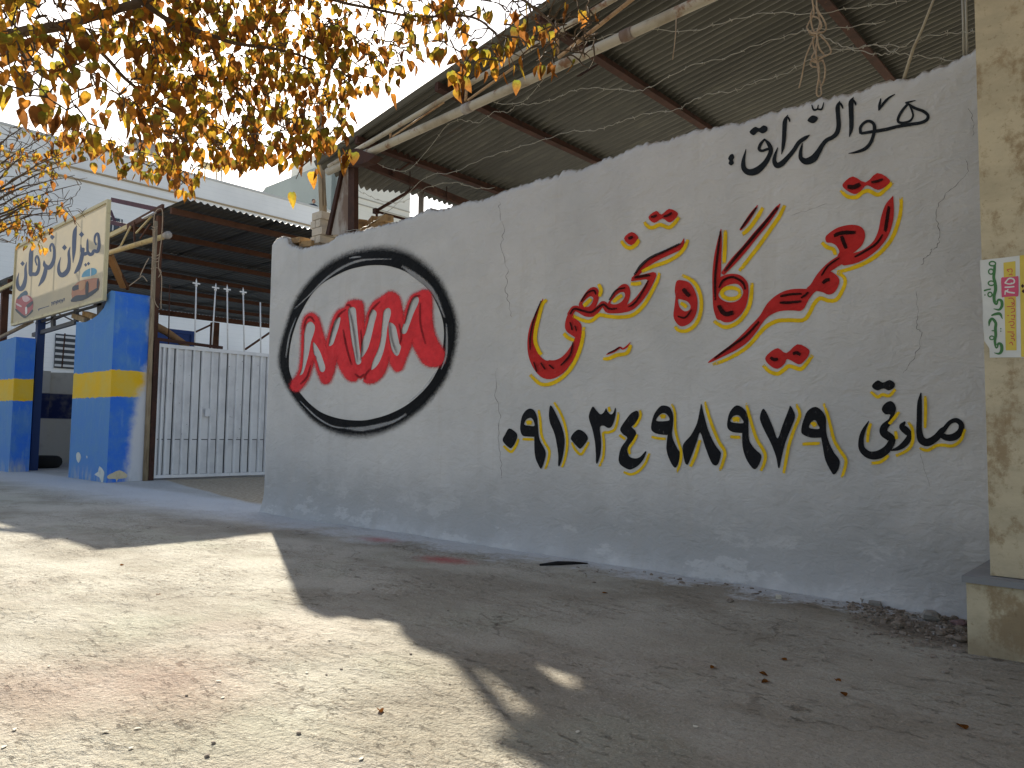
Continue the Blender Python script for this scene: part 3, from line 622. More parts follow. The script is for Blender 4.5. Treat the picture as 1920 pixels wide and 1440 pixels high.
ring('red_overspray', outw(-5), outw(34), M_sprayr, .0065, [(0, 1), (.22, .75), (.5, .38), (1, 0)])
DK = []
for L in ([(252, 640), (270, 575), (300, 556), (330, 590)], [(300, 880), (275, 960), (230, 1010)], [(425, 740), (450, 640), (490, 545), (540, 505)], [(520, 640), (545, 760), (580, 880)], [(560, 500), (590, 640), (620, 860)], [(640, 640), (650, 760), (640, 850)],
          [(690, 560), (720, 500), (770, 450)], [(835, 590), (850, 700), (880, 800)], [(900, 600), (915, 680), (905, 740)], [(940, 600), (970, 480), (1000, 425), (1040, 410)], [(1040, 460), (1045, 600), (1080, 740)], [(540, 480), (560, 475), (575, 495)], [(600, 940), (635, 962), (665, 940)], [(705, 905), (670, 950), (668, 980)]):
    DK.append([(*ZR(q), 16 / 3.6) for q in L])
ribbons('dark_spray_lines', DK, paintmat('dark_red_spray', (.05, .008, .010), spray=True, strength=.5), wall, surf_wall, .0085, ID, .12)

# cracks in the plaster
M_crack = paintmat('crack_shadow', (.16, .15, .14), ragged=True, strength=.7)
CR = []
for L, w_ in (([(936, 378), (938, 400), (944, 430), (941, 460), (952, 505), (948, 540), (955, 575), (962, 600)], 2.0), ([(932, 690), (930, 740), (938, 780), (935, 820), (940, 870), (938, 905)], 1.8),
              ([(1812, 298), (1815, 322), (1797, 345), (1775, 362), (1758, 385), (1756, 412), (1764, 440), (1758, 462), (1748, 470)], 2.6), ([(1748, 466), (1742, 478), (1733, 484), (1728, 500)], 3.2),
              ([(1716, 545), (1722, 585), (1719, 615), (1730, 625), (1722, 655), (1705, 685), (1690, 702)], 2.2), ([(1726, 850), (1734, 880), (1748, 920)], 1.8), ([(1480, 404), (1510, 396), (1560, 378)], 1.4), ([(1818, 205), (1828, 235), (1822, 262)], 2.4)):
    pts = []
    for i in range(len(L) - 1):
        for f_ in (0, .2, .4, .6, .8): pts.append((L[i][0] + (L[i + 1][0] - L[i][0]) * f_ + rng.uniform(-2.2, 2.2), L[i][1] + (L[i + 1][1] - L[i][1]) * f_ + rng.uniform(-1, 1), w_ * rng.uniform(.15, .55)))
    CR.append(pts)
ribbons('crack', CR, M_crack, wall, surf_wall, .002, ID, .4)

# ================================================================== CANOPY BEHIND THE WALL
M_sheet = simple('weathered_corrugated_iron', (.085, .083, .070), .45, .45, .2, [((.050, .048, .040), 1.2, .4, .7, .7, 4), ((.15, .145, .11), 6, .5, .75, .5, 4), ((.20, .11, .06), 2.2, .66, .76, .5, 5)], [(20, .15, .01)], 'pos', (.35, 1.6, 1))
M_rust = simple('rusty_steel', (.060, .026, .018), .8, .3, .1, [((.032, .016, .012), 5, .4, .65, .8, 5), ((.13, .06, .03), 16, .58, .72, .5, 5)], [(50, .4, .006)], 'pos')
M_pipe = simple('old_cream_painted_pipe', (.46, .42, .34), .65, .25, 0, [((.29, .24, .17), 2.5, .45, .65, .8, 5), ((.20, .09, .04), 6, .55, .66, .85, 6)], [(60, .3, .004)], 'pos')
M_tanrod = simple('tan_painted_rod', (.42, .28, .16), .7, .2, 0, [((.20, .10, .05), 9, .5, .65, .8, 5)], (), 'pos')
M_whiterust = simple('whitewashed_rusty_steel', (.40, .37, .34), .8, .2, 0, [((.15, .09, .06), 2.6, .48, .62, .85, 6), ((.52, .51, .50), 3.5, .58, .70, .7, 4)], [(40, .3, .006)], 'pos', (1, 1, .35))
M_wood = simple('grey_brown_timber', (.34, .27, .18), .85, .15, 0, [((.18, .13, .08), 4, .4, .7, .8, 5)], [(18, .6, .01)], 'pos', (6, 6, .8))
M_brick = simple('cream_brick', (.56, .50, .42), .9, .1, 0, [((.42, .37, .30), 7, .45, .7, .7, 5), ((.66, .63, .58), 3, .6, .75, .6, 4)], [(60, .5, .006)], 'pos')
M_brown = simple('broken_brown_brick', (.36, .24, .12), .95, .1, 0, [((.20, .13, .08), 9, .45, .7, .8, 5), ((.50, .40, .25), 14, .6, .75, .7, 5)], [(40, .7, .02)], 'pos')
M_wire = simple('galvanised_wire', (.42, .40, .34), .6, .4, .3)
M_rope = simple('old_fibre_rope', (.42, .33, .24), .95, .05, 0, [((.25, .18, .12), 40, .4, .7, .7, 3)])

YP = W + .07
e0 = onY(607, 293, YP); e1 = onY(1043, 0, YP); S1 = (e1.z - e0.z) / (e1.x - e0.x)
def zr(x): return e0.z + S1 * (x - e0.x)
can = empty('steel_canopy', (-6.9, 5.15, 3.2), 'corrugated iron canopy on rusty purlins and cream pipe truss rising behind the lettered wall', 'canopy')
def corrugated(y0, y1, x0, x1, zf, pitch=.095, amp=.027, per=8, dz=0.0, nx_=5, jag=0.0):
    m = MB(); nyy = max(2, int((y1 - y0) / pitch * per)); vv = []
    for j in range(nyy + 1):
        y = y0 + (y1 - y0) * j / nyy
        for i in range(nx_):
            x = x0 + (x1 - x0) * i / (nx_ - 1)
            sag = .11 * max(0, 1 - (x - e0.x) / .9) * math.exp(-((y - 5.75) / .55) ** 2) if zf is zr else 0
            vv.append((x, y, zf(x) - sag + dz + amp * math.cos(2 * math.pi * (y / pitch)) + .006 * fbm(x * .9, y * .9, 4)))
    m.add(vv, [(j * nx_ + i, j * nx_ + i + 1, (j + 1) * nx_ + i + 1, (j + 1) * nx_ + i) for j in range(nyy) for i in range(nx_ - 1)], True)
    n0 = len(m.v); vv2 = [(a, b, c + .0016) for a, b, c in vv]
    m.add(vv2, [(j * nx_ + i, (j + 1) * nx_ + i, (j + 1) * nx_ + i + 1, j * nx_ + i + 1) for j in range(nyy) for i in range(nx_ - 1)], True)
    return m
yy = YP; k = 0
while yy < 10.4:
    y2 = yy + .095 * 8
    for xa, xb, dz in ((e0.x - .20 + rng.uniform(-.03, .03), -4.2, .022), (-4.35, -1.3, .034), (-1.45, 2.2, .046)):
        part(corrugated(yy, y2 + .095, xa, xb, zr, dz=dz + (.005 if k % 2 else 0)), 'roof_sheet', M_sheet, can, fix=False)
    yy = y2; k += 1
for X, yb in ((-7.0, 10.4), (-5.65, 10.4), (-4.3, 10.4), (-2.42, 10.4), (-.9, 10.4), (.8, 10.4)):
    m = MB(); z = zr(X) - .045
    m.bar((X, YP + .02, z), (X, yb, z), .05, .09); m.bar((X + .03, YP + .021, z - .041), (X + .03, yb - .01, z - .041), .07, .009)
    part(m, 'purlin', M_rust, can)
PA, PB = onY(615, 322, YP), onY(1240, 36, YP); dirp = (PB - PA)
pipe_pts = [PA + dirp * t for t in (0, .1, .3, .5, .8, 1.0, 1.4, 1.9)]
part(MB().tube(pipe_pts, .044, 14), 'lower_truss_pipe', M_pipe, can)
for t in (.16, .52, .93): part(MB().tube([PA + dirp * (t - .012), PA + dirp * (t + .012)], .051, 14), 'pipe_collar', M_whiterust, can)
UA, UB = onY(617, 312, YP - .03), onY(1147, 0, YP - .03); diru = UB - UA
part(MB().tube([UA + diru * t for t in (0, .3, .6, 1, 1.5, 2.0)], .027, 10), 'upper_truss_pipe', M_pipe, can)
for a, b, r in (((732, 243), (732, 262), .012), ((736, 256), (832, 192), .010), ((875, 160), (873, 190), .014), ((877, 188), (965, 125), .012), ((1045, 45), (1045, 100), .016), ((1047, 108), (1190, -5), .017)):
    part(MB().tube([onY(*a, YP - .015), onY(*b, YP - .02)], r, 8), 'truss_web', M_tanrod, can)
# built-up column on the wall head
cy = 5.13
m = MB(); m.prism([onY(*q, cy) for q in ((614, 440), (656, 440), (656, 298), (644, 298))], (0, .012, 0)); part(m, 'column_web', M_whiterust, can)
m = MB(); m.prism([onY(*q, cy - .03) for q in ((652, 440), (664, 440), (664, 296), (653, 296))], (0, .06, 0)); part(m, 'column_flange', M_rust, can)
m = MB(); m.prism([onY(*q, cy - .035) for q in ((610, 440), (616, 440), (646, 298), (642, 298))], (0, .06, 0)); part(m, 'column_flange', M_rust, can)
m = MB(); m.prism([onY(*q, YP - .06) for q in ((645, 283), (668, 278), (704, 291), (690, 303), (672, 309), (646, 309))], (0, .11, 0)); part(m, 'bracket_plate', M_rust, can)
lb = onY(680, 304, 5.2); lb2 = onX(867, 379, lb.x)
m = MB(); m.bar(lb, lb + (lb2 - lb) * 1.7, .06, .09); part(m, 'cross_beam', M_rust, can)
for t in (.42, .80): 
    q = lb + (lb2 - lb) * t; m = MB(); m.tube([q + Vector((.04, 0, .1)), q + Vector((.05, 0, -.08)), q + Vector((.03, 0, -.13)), q + Vector((0, 0, -.12))], .007, 6); part(m, 'hook', M_rust, can)
m = MB(); m.bar(onX(745, 318, -6.95), onX(738, 322, -6.9), .03); m.bar(onX(778, 296, -7.0) + Vector((0, 0, -.02)), onX(735, 326, -7.0) + Vector((0, 0, -.02)), .03, .02); part(m, 'brace_strip', M_rust, can)
m = MB(); m.bar(onX(1086, 142, -4.0), onX(1118, 122, -4.0), .05, .012); part(m, 'patch_strip', M_rust, can)

# white pipe stub and angle-iron frame behind the wall
m = MB(); q = onY(790, 400, 6.2); t_ = onY(790, 357, 6.2); m.tube([Vector((q.x, q.y, 2.2)), t_], .036, 12)
tag(m.build('pipe_post', M_whiterust), 'short white pipe post standing behind the wall under the canopy', 'post')
fr = empty('angle_iron_frame', onY(706, 425, 5.7), 'rusty angle-iron frame leaning up behind the wall near the canopy column', 'frame')
for a, b in (((703, 397), (782, 350)), ((704, 396), (770, 414)), ((706, 396), (708, 432))):
    part(MB().bar(onY(*a, 5.7), onY(*b, 5.9), .028), 'angle_bar', M_rust, fr)
part(MB().box(onY(705, 396, 5.7), (.06, .06, .06)), 'joint_plate', M_rust, fr)

# brick pier and broken wall head
pier = empty('brick_pier', (-7.85, 5.3, 3.2), 'small pier of four cream brick courses on the wall head beside the column', 'pier')
cx0 = onY(602, 460, 5.12).x; zb = onY(602, 455, 5.12).z
ch = (onY(602, 396, 5.12).z - zb) / 4
for c_ in range(4):
    o = .030 * (c_ % 2) + rng.uniform(-.010, .010); z = zb + ch * (c_ + .5)
    for (xa, xb_, ya, yb_) in (((cx0 - .21, cx0, 5.10, 5.32), (cx0 - .21, cx0, 5.33, 5.55)) if c_ % 2 else ((cx0 - .10, cx0, 5.10, 5.42), (cx0 - .21, cx0 - .11, 5.10, 5.42), (cx0 - .21, cx0, 5.43, 5.55))):
        m = MB(); m.box(((xa + xb_) / 2 + o, (ya + yb_) / 2, z), (xb_ - xa - .004, yb_ - ya - .004, ch - .012), Matrix.Rotation(rng.uniform(-.02, .02), 3, 'Z')); part(m, 'brick', M_brick, pier)
m = MB()
for c_ in range(4): m.box((cx0 - .105, 5.325, zb + ch * (c_ + .5) + ch * .49), (.19, .42, .012))
part(m, 'mortar', simple('grey_mortar', (.42, .39, .34), .95, .1), pier)
for i, (a, b, dz) in enumerate((((540, 452), (566, 452), 0), ((562, 456), (585, 452), -.01), ((546, 463), (575, 461), -.01))):
    A, B = onY(*a, W + .10), onY(*b, W + .10); m = MB(); m.box((A + B) / 2 + Vector((0, .08 + .021 * i, dz - .012 * i)), ((B - A).length, .22, .07), Matrix.Rotation(rng.uniform(-.12, .12), 3, 'Y'))
    part(m, 'exposed_brick', M_brown, wall)['label'] = 'broken brown brick showing at the wall corner'
for i, (px, py) in enumerate(((678, 420), (700, 414), (722, 408), (690, 428), (712, 420))):
    q = onY(px, py, 5.42); m = MB(); m.box((0, 0, 0), (.20, .11, .07), Matrix.Rotation(rng.uniform(-.6, .6), 3, 'Z') @ Matrix.Rotation(rng.uniform(-.25, .25), 3, 'Y'), .06)
    o = m.build('loose_brick', M_brown); o.location = (q.x, q.y, q.z - .02)
    tag(o, ('brown brick nearest the canopy column on the wall head', 'middle upper brown brick on the wall head behind the canopy column', 'brown brick farthest from the canopy column on the wall head', 'lower left brown brick on the wall head behind the canopy column', 'lower right brown brick on the wall head behind the canopy column')[i], 'brick', 'loose bricks behind the column')
m = MB(); a = onY(598, 200, 5.36); b = onY(606, 402, 5.36); m.bar(b, a, .075, .06, (0, 1, 0)); m.bar(b + Vector((.045, 0, .1)), a + Vector((.04, .01, -.4)), .02, .03, (0, 1, 0))
tag(m.build('timber_post', M_wood), 'weathered square timber post standing on the brick pier against the sky', 'post')

# barbed wire strands
def barbed(px, depths, label):
    P = [onY(x, y, d) for (x, y), d in zip(px, depths if hasattr(depths, '__len__') else [depths] * len(px))]
    C = [Vector(q) for q in crom([tuple(v) for v in P], 8)]
    C = [c + Vector((0, 0, .006 * math.sin(i * 1.3))) for i, c in enumerate(C)]
    m = MB(); m.tube(C, .0028, 4, True)
    o = m.build('barbed_wire', M_wire, fix=False); tag(o, label, 'wire', 'barbed wire strands')
    b = MB(); acc = 0
    for i in range(1, len(C)):
        acc += (C[i] - C[i - 1]).length
        if acc > .14:
            acc = 0
            for s_ in range(2):
                d = Vector((rng.uniform(-1, 1), rng.uniform(-1, 1), rng.uniform(-1, 1))).normalized() * .016
                b.tube([C[i] - d, C[i] + d], .0022, 3)
    if b.v: b.build('barbs', M_wire, o, fix=False)['kind'] = 'stuff'
    return o
barbed([(640, 432), (672, 430), (700, 416), (742, 384), (800, 332), (850, 323), (900, 300), (950, 283), (1017, 263), (1067, 247), (1110, 245), (1140, 237), (1167, 227), (1213, 213), (1267, 206), (1294, 191), (1331, 176), (1376, 171), (1410, 156), (1470, 139), (1511, 116), (1560, 100), (1640, 85), (1700, 88)], W + .12, 'lowest barbed wire strand running the whole length above the wall')
barbed([(678, 290), (760, 320), (840, 234), (877, 227), (897, 230), (927, 210), (953, 210), (970, 197), (1000, 195), (1040, 185), (1075, 170), (1115, 165), (1190, 170), (1219, 163), (1294, 124), (1357, 109), (1414, 86), (1477, 67), (1519, 56), (1580, 52), (1660, 40)], W + .14, 'middle barbed wire strand under the canopy')
barbed([(905, 188), (980, 190), (1060, 100), (1130, 70), (1200, 56), (1294, 58), (1361, 41), (1440, 24), (1522, 26), (1620, 12), (1700, 2)], W + .10, 'topmost barbed wire strand crossing the cream pipe')
barbed([(1537, 64), (1562, 78), (1590, 90), (1639, 101), (1665, 101), (1688, 90), (1730, 70), (1790, 62), (1824, 60)], W + .05, 'barbed wire strand tied to the rope bundle at the right')
barbed([(1556, 94), (1605, 90), (1642, 84), (1672, 97), (1706, 103), (1760, 110), (1822, 118)], W + .08, 'short barbed wire strand by the leaning cane')
barbed([(668, 356), (690, 366), (712, 376), (745, 380), (770, 372), (800, 352), (850, 342), (890, 352), (925, 353)], 5.6, 'thin slack barbed wire behind the column')

# rope bundle tied to the canopy
rb = empty('rope_bundle', onY(1530, 20, W + .06), 'knotted bundle of old rope hanging from the canopy over the wall', 'rope')
def rope(px, name='strand', r=.0055, Yd=W + .06, j=.02):
    P = [tuple(onY(x, y, Yd + rng.uniform(-j, j))) for x, y in px]
    part(MB().tube([Vector(q) for q in crom(P, 6)], r, 6), name, M_rope, rb, fix=False)
for L in ([(1521, -30), (1523, 0), (1526, 25), (1518, 40), (1513, 52), (1520, 60), (1530, 62)], [(1531, -30), (1531, 0), (1533, 18), (1545, 38), (1549, 54), (1540, 62), (1532, 55)],
          [(1527, 10), (1520, 30), (1524, 55), (1532, 66), (1528, 95), (1522, 108), (1530, 115)], [(1530, 12), (1537, 40), (1532, 66), (1536, 90), (1545, 104), (1535, 112)], [(1533, 66), (1530, 100), (1534, 130), (1536, 150)],
          [(1538, 66), (1552, 82), (1558, 98), (1545, 106), (1532, 108), (1520, 116), (1522, 124), (1532, 126)], [(1542, 112), (1547, 128), (1545, 150), (1538, 165)], [(1530, 66), (1520, 84), (1510, 110), (1503, 145), (1498, 165)],
          [(1534, 118), (1536, 140), (1531, 172), (1535, 181), (1540, 174), (1537, 150)], [(1516, 60), (1528, 63), (1544, 60)], [(1518, 64), (1530, 67), (1541, 66)], [(1520, 113), (1530, 117), (1541, 113)], [(1524, 70), (1526, 90), (1532, 108)],
          [(1519, 30), (1534, 34), (1540, 50), (1528, 62)]): rope(L)
m = MB(); m.tube([onY(1694, 150, W + .05), onY(1712, 92, W + .05), onY(1730, 52, W + .04), onY(1758, -20, W + .02)], [.011, .010, .008, .007], 8)
tag(m.build('leaning_cane', simple('dry_cane', (.42, .37, .28), .8, .2, 0, [((.26, .2, .13), 8, .5, .7, .7, 4)], (), 'pos')), 'thin dry cane leaning from the wall head up to the canopy', 'cane')
for x in (1806, 1812):
    m = MB(); m.tube([onY(x + 1, 104, W + .09), onY(x, 40, W + .09), onY(x - 2, -20, W + .09)], .007, 6)
    tag(m.build('hanging_wire', M_wire), ('left' if x == 1806 else 'right') + ' one of two straight wires hanging beside the stone pillar', 'wire', 'wires beside the pillar')
m = MB(); m.tube([onY(1268, 22, YP - .05), onY(1267, 60, YP - .05), onY(1264, 90, YP - .05), onY(1261, 112, YP - .05)], .004, 6)
tag(m.build('dangling_cord', M_rope), 'short pale cord dangling from the cream pipe', 'cord')

# ================================================================== STONE PILLAR AT THE RIGHT
def travertine(name, base):
    t = NT(name); p = t.pos(); X, Y_, Z = t.xyz(p)
    st = t.mapping(p, (1, 1, 2.4))
    c = t.mix(t.ramp(t.noise(st, 3, 6, .65), .35, .7), base, tuple(v * .78 for v in base))
    c = t.mix(t.ramp(t.noise(t.mapping(p, (1, 1, .8), loc=(5, 5, 2)), 5, 7, .74), .49, .63, 0, .8), c, (.27, .19, .10))
    c = t.mix(t.ramp(t.noise(p, 34, 5, .7), .56, .70, 0, .55), c, (.20, .14, .075))
    c = t.mix(t.math('MULTIPLY', t.ramp(Z, .6, .0), t.ramp(t.noise(p, 4, 5), .35, .65, .1, .7)), c, (.22, .165, .10))
    nb = t.bump(t.noise(p, 45, 5, .65), .35, .006); t.bsdf(c, .75, .25, 0, nb); return t.m
M_trav = travertine('stained_beige_stone', (.56, .49, .34))
pl = empty('stone_pillar', (-.3, 4.6, 0), 'tall beige stone-clad pillar with a dark ledge, at the right end of the wall', 'pillar')
pz = onZ(1815, 1225); py0 = pz.y; pxl = pz.x
zl = onY(1815, 1092, py0).z
m = MB(); m.box((pxl + .9, py0 + .6, zl / 2 - .03), (1.8, 1.2, zl + .06)); part(m, 'plinth', M_trav, pl)
m = MB(); m.box((pxl + .885, py0 + .605, zl + .016), (1.80, 1.25, .03)); part(m, 'ledge_slab', simple('dark_stone_ledge', (.22, .225, .23), .6, .3, 0, [((.34, .33, .30), 6, .5, .7, .6, 5)], [(40, .3, .005)], 'pos'), pl)
sy = py0 + .07; sxl = onY(1842, 540, sy).x
joint = 4.3
m = MB(); m.box((sxl + .85, sy + .55, (zl + .034 + joint) / 2), (1.7, 1.1, joint - zl - .036)); part(m, 'shaft_block', M_trav, pl)
m = MB(); m.box((sxl + .85, sy + .55, 5.4), (1.7, 1.1, 2.19)); part(m, 'shaft_block', M_trav, pl)

# election poster pasted on the pillar
def flatmat(name, col, rough=.6, wob=.12): return simple(name, col, rough, .2, 0, [(tuple(v * (1 - wob) for v in col), 5, .4, .7, 1, 4)], (), 'pos')
ZF = zc(1820, 470, 6.55)
def surf_post(px, py, off):
    q = onY(px, py, sy); return Vector((q.x, sy - .004 - off, q.z))
po = Paint(ZF); po.Q((118, 120), (260, 103), (420, 86), (600, 62), (800, 38), (1000, 15), (1000, 1330), (620, 1312), (420, 1312), (236, 1315), (232, 1200), (170, 1110), (155, 900), (150, 640), (135, 400), (120, 300))
poster = po.build('poster', flatmat('poster_paper', (.66, .68, .66)), None, surf_post, 0)
tag(poster, 'white and yellow paper poster with green lettering running sideways, pasted on the stone pillar', 'poster')
M_py = flatmat('poster_yellow', (.66, .52, .10)); M_pg = flatmat('poster_green', (.07, .20, .075)); M_pp = flatmat('poster_pink', (.62, .10, .19)); M_pr = flatmat('poster_red', (.55, .11, .09)); M_pw = flatmat('poster_white', (.72, .72, .70))
Paint(ZF).Q((405, 150), (552, 130), (566, 1225), (432, 1225)).Q((604, 62), (800, 38), (1000, 15), (1000, 1325), (622, 1305)).build('yellow_panel', M_py, poster, surf_post, .001)
Paint(ZF).P((378, 340), (420, 330), (560, 318), (588, 322), (590, 420), (588, 555), (540, 562), (410, 572), (384, 565), (380, 450), n=2).build('pink_panel', M_pp, poster, surf_post, .002)
p = Paint(ZF)
p.S((300, 150, 30), (294, 250, 36), (286, 330, 36), (302, 400, 40), (308, 480, 40), (290, 560, 38), (296, 630, 36), (320, 656, 30), (333, 620, 26), (350, 603, 26), (382, 622, 36), (386, 680, 36), (352, 726, 26), (286, 716, 8))
p.O(270, 162, 48, 36, 18).O(252, 260, 38, 40, 17).O(256, 402, 46, 36, 17).O(240, 540, 34, 36, 17).S((172, 492, 22), (205, 482, 18), (245, 474, 18)).D(178, 546, 12)
p.S((262, 796, 18), (310, 780, 32), (362, 778, 34), (392, 836, 10)); p.S((228, 924, 12), (236, 870, 34), (268, 838, 32), (310, 890, 36), (306, 960, 36), (310, 1040, 36), (300, 1120, 32), (320, 1192, 30), (344, 1140, 26), (380, 1160, 38), (382, 1230, 40), (350, 1266, 26), (292, 1256, 8))
p.S((262, 985, 10), (280, 985, 16), (300, 988, 14)).O(262, 1072, 34, 30, 15).D(373, 960, 11).D(373, 990, 11)
p.build('green_lettering', M_pg, poster, surf_post, .0015)
p = Paint(ZF)
for L in ([(448, 238), (500, 226), (512, 246), (508, 268)], [(448, 238), (470, 262)], [(474, 300), (506, 288), (510, 304)], [(470, 590), (500, 585), (530, 600), (536, 640), (510, 665)], [(500, 640), (536, 650), (536, 680)], [(452, 690), (530, 684)], [(500, 715), (535, 710), (540, 745), (500, 760)], [(500, 800), (540, 795), (536, 830)], [(455, 800), (470, 800)], [(500, 840), (540, 850)], [(470, 880), (520, 870), (536, 900), (510, 925), (490, 915)], [(500, 945), (540, 950)], [(458, 1000), (530, 1000)], [(510, 1020), (536, 1030), (520, 1060), (495, 1045)], [(500, 1080), (535, 1085), (540, 1110)], [(478, 1140), (505, 1125), (520, 1160)]):
    p.S(*[(x, y, 11) for x, y in L])
p.build('small_red_lettering', M_pr, poster, surf_post, .0016)
p = Paint(ZF); p.S((425, 398, 15), (475, 345, 18), (528, 352, 18), (540, 385, 18), (522, 405, 16), (500, 400, 12)); p.S((425, 400, 14), (480, 412, 16), (528, 402, 16)); p.S((425, 452, 15), (480, 450, 18), (535, 444, 17)); p.S((425, 540, 14), (432, 500, 17), (470, 512, 18), (540, 522, 18)); p.S((428, 498, 16), (455, 492, 14), (462, 476, 10))
p.build('white_number', M_pw, poster, surf_post, .003)
Paint(ZF).D(640, 436, 26).D(650, 500, 26).build('dark_dots', flatmat('poster_ink', (.06, .02, .02)), poster, surf_post, .0016)

# drain stub in the corner
q = onZ(1806, 1150); m = MB(); c0 = Vector((pxl + .015, W - .30, .085))
m.tube([c0, c0 + Vector((0, .02, 0)), c0 + Vector((0, .3, 0))], .045, 16, False); m.tube([c0 + Vector((0, .3, 0)), c0 + Vector((0, .02, 0)), c0], .037, 16, False); m.add([c0 + Vector((.037 * math.cos(a), .2, .037 * math.sin(a))) for a in np.linspace(0, 6.283, 13)[:-1]], [tuple(range(12))])
m.add([c0 + Vector((r_ * math.cos(a), 0, r_ * math.sin(a))) for a in np.linspace(0, 2 * math.pi, 17)[:-1] for r_ in (.037, .045)], [(2 * i, 2 * i + 1, (2 * i + 3) % 32, (2 * i + 2) % 32) for i in range(16)])
tag(m.build('drain_pipe', simple('black_plastic', (.015, .015, .016), .5, .3), fix=False), 'black drain pipe end poking out at the foot of the wall by the pillar', 'pipe')

# ================================================================== ACROSS THE YARD: BLUE GATE WALLS, GATE, SHED, SIGN
XG = -14.95; YB = 5.46
def bluepaint(name, white_side):
    t = NT(name); p = t.pos(); X, Y_, Z = t.xyz(p)
    n = t.noise(p, 2.2, 6, .65); n2 = t.noise(t.mapping(p, (1, 1, .25)), 6, 5, .65)
    blue = t.mix(t.ramp(n, .35, .68), (.035, .165, .66), (.085, .235, .56))
    blue = t.mix(t.ramp(n2, .55, .75, 0, .6), blue, (.18, .34, .56))
    yel = t.mix(t.ramp(n, .35, .7), (.78, .47, .015), (.70, .48, .07))
    w_ = t.math('MULTIPLY', t.math('SUBTRACT', t.noise(p, 4, 5, .7), .5), .13)
    zz = t.math('ADD', Z, w_)
    band = t.math('MULTIPLY', t.ramp(zz, 1.585, 1.605), t.ramp(zz, 2.10, 2.08))
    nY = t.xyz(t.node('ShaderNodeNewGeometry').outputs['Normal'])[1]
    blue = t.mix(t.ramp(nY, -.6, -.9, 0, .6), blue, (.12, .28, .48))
    c = t.mix(band, blue, yel)
    if white_side:    # whitewash sprayed over the edge next to the gate
        k = t.math('ADD', Y_, t.math('ADD', t.math('MULTIPLY', t.math('SUBTRACT', n, .5), .35), t.ramp(Z, 2.9, .3, -.10, .22)))
        c = t.mix(t.math('MULTIPLY', t.ramp(k, 5.93, 6.12), t.ramp(X, -15.05, -14.98)), c, (.60, .61, .64))
    c = t.mix(t.math('MULTIPLY', t.ramp(Z, .35, 0), t.ramp(n2, .4, .7)), c, (.40, .42, .44))
    nb = t.bump(t.noise(p, 9, 5, .6), .35, .03); t.bsdf(c, .75, .2, 0, nb); return t.m
prof = [(128, 896), (134, 607), (136, 605), (146, 604), (160, 604), (173, 598), (184, 590), (195, 577), (202, 560), (207, 549)]
F1 = [onY(x, y, YB) for x, y in prof]; F1[0].z = -.05; ztop = F1[-1].z
for q in F1[1:]: q.x = max(min(q.x, XG), F1[0].x)
outl = [Vector((F1[0].x, YB, -.05))] + F1[1:-1] + [Vector((XG - .45, YB, ztop - .01)), Vector((XG - .2, YB, ztop + .04)), Vector((XG - .04, YB, ztop + .01)), Vector((XG, YB, ztop - .05)), Vector((XG, YB, -.05))]
m = MB(); m.prism(outl, (0, .66, 0))
bw = m.build('blue_gate_wall', bluepaint('blue_and_yellow_wall_paint', True))
tag(bw, 'tall blue wall stub with a yellow band and scooped top between the doorway and the white gate', 'wall')
M_bare = simple('bare_cream_plaster', (.62, .53, .36), .9, .1, 0, [((.48, .40, .27), 12, .45, .7, .7, 4)], (), 'pos')
M_bare2 = simple('pale_peeled_plaster', (.66, .66, .60), .9, .1, 0, [((.5, .5, .45), 12, .45, .7, .7, 4)], (), 'pos')
ZG = zc(0, 600, 3.692)
def surf_bf(px, py, off): q = onY(px, py, YB); return Vector((q.x, YB - .003 - off, q.z))
def surf_br(px, py, off): q = onX(px, py, XG); return Vector((XG + .003 + off, q.y, q.z))
Paint(ZG).P((690, 1012), (722, 1050), (718, 1090), (712, 1130), (700, 1120), (690, 1090), (655, 1070), (680, 1050), n=2).build('bare_patch', M_bare2, bw, surf_bf, 0)
Paint(ZG).P((530, 925), (548, 915), (562, 950), (545, 990), (530, 960), n=2).P((598, 940), (606, 944), (603, 960), n=2).build('peeled_flecks', M_bare2, bw, surf_bf, 0)['kind'] = 'stuff'
Paint(ZG).P((742, 1080), (780, 1058), (830, 1040), (880, 1070), (870, 1095), (820, 1100), (805, 1125), (800, 1100), (750, 1100), n=2).build('bare_patch', M_bare, bw, surf_br, 0)
q = onZ(20, 888); X2 = q.x - .6; Y2 = q.y + .12
m = MB(); z2 = onY(18, 634, Y2).z; fy = onX(64, 700, X2).y
m.prism([Vector((X2, Y2, -.05)), Vector((X2, Y2, z2 - .03)), Vector((X2 - .08, Y2, z2)), Vector((X2 - 2.5, Y2, z2 - .06)), Vector((X2 - 6, Y2, z2 - .1)), Vector((X2 - 6, Y2, -.05))], (0, fy - Y2, 0))
tag(m.build('blue_gate_wall', bluepaint('blue_and_yellow_wall_paint_far', False)), 'farther blue wall with a yellow band at the left edge of the view', 'wall')

# open white gate leaf, swung back along the yard
M_gate = simple('chipped_white_gate_paint', (.72, .725, .735), .6, .3, 0, [((.58, .585, .60), 2.5, .4, .7, .8, 5), ((.20, .18, .18), 16, .66, .72, .85, 5)], [(30, .15, .004)], 'pos')
gate = empty('metal_gate', (XG, 6.3, 0), 'white ribbed sheet-metal gate leaf standing open beside the blue wall, spear bars on top', 'gate')
g0, g1, gzb, gzt = 6.27, 9.3, .05, 2.66
m = MB(); m.bar((XG, g0, gzt - .03), (XG, g1, gzt - .03), .04, .07); part(m, 'top_rail', M_gate, gate)
m = MB(); m.bar((XG, g0, gzb + .03), (XG, g1, gzb + .03), .04, .06); part(m, 'bottom_rail', M_gate, gate)
m = MB(); m.bar((XG, g0 + .035, gzb + .06), (XG, g0 + .035, gzt - .065), .07, .04); part(m, 'stile', M_gate, gate)
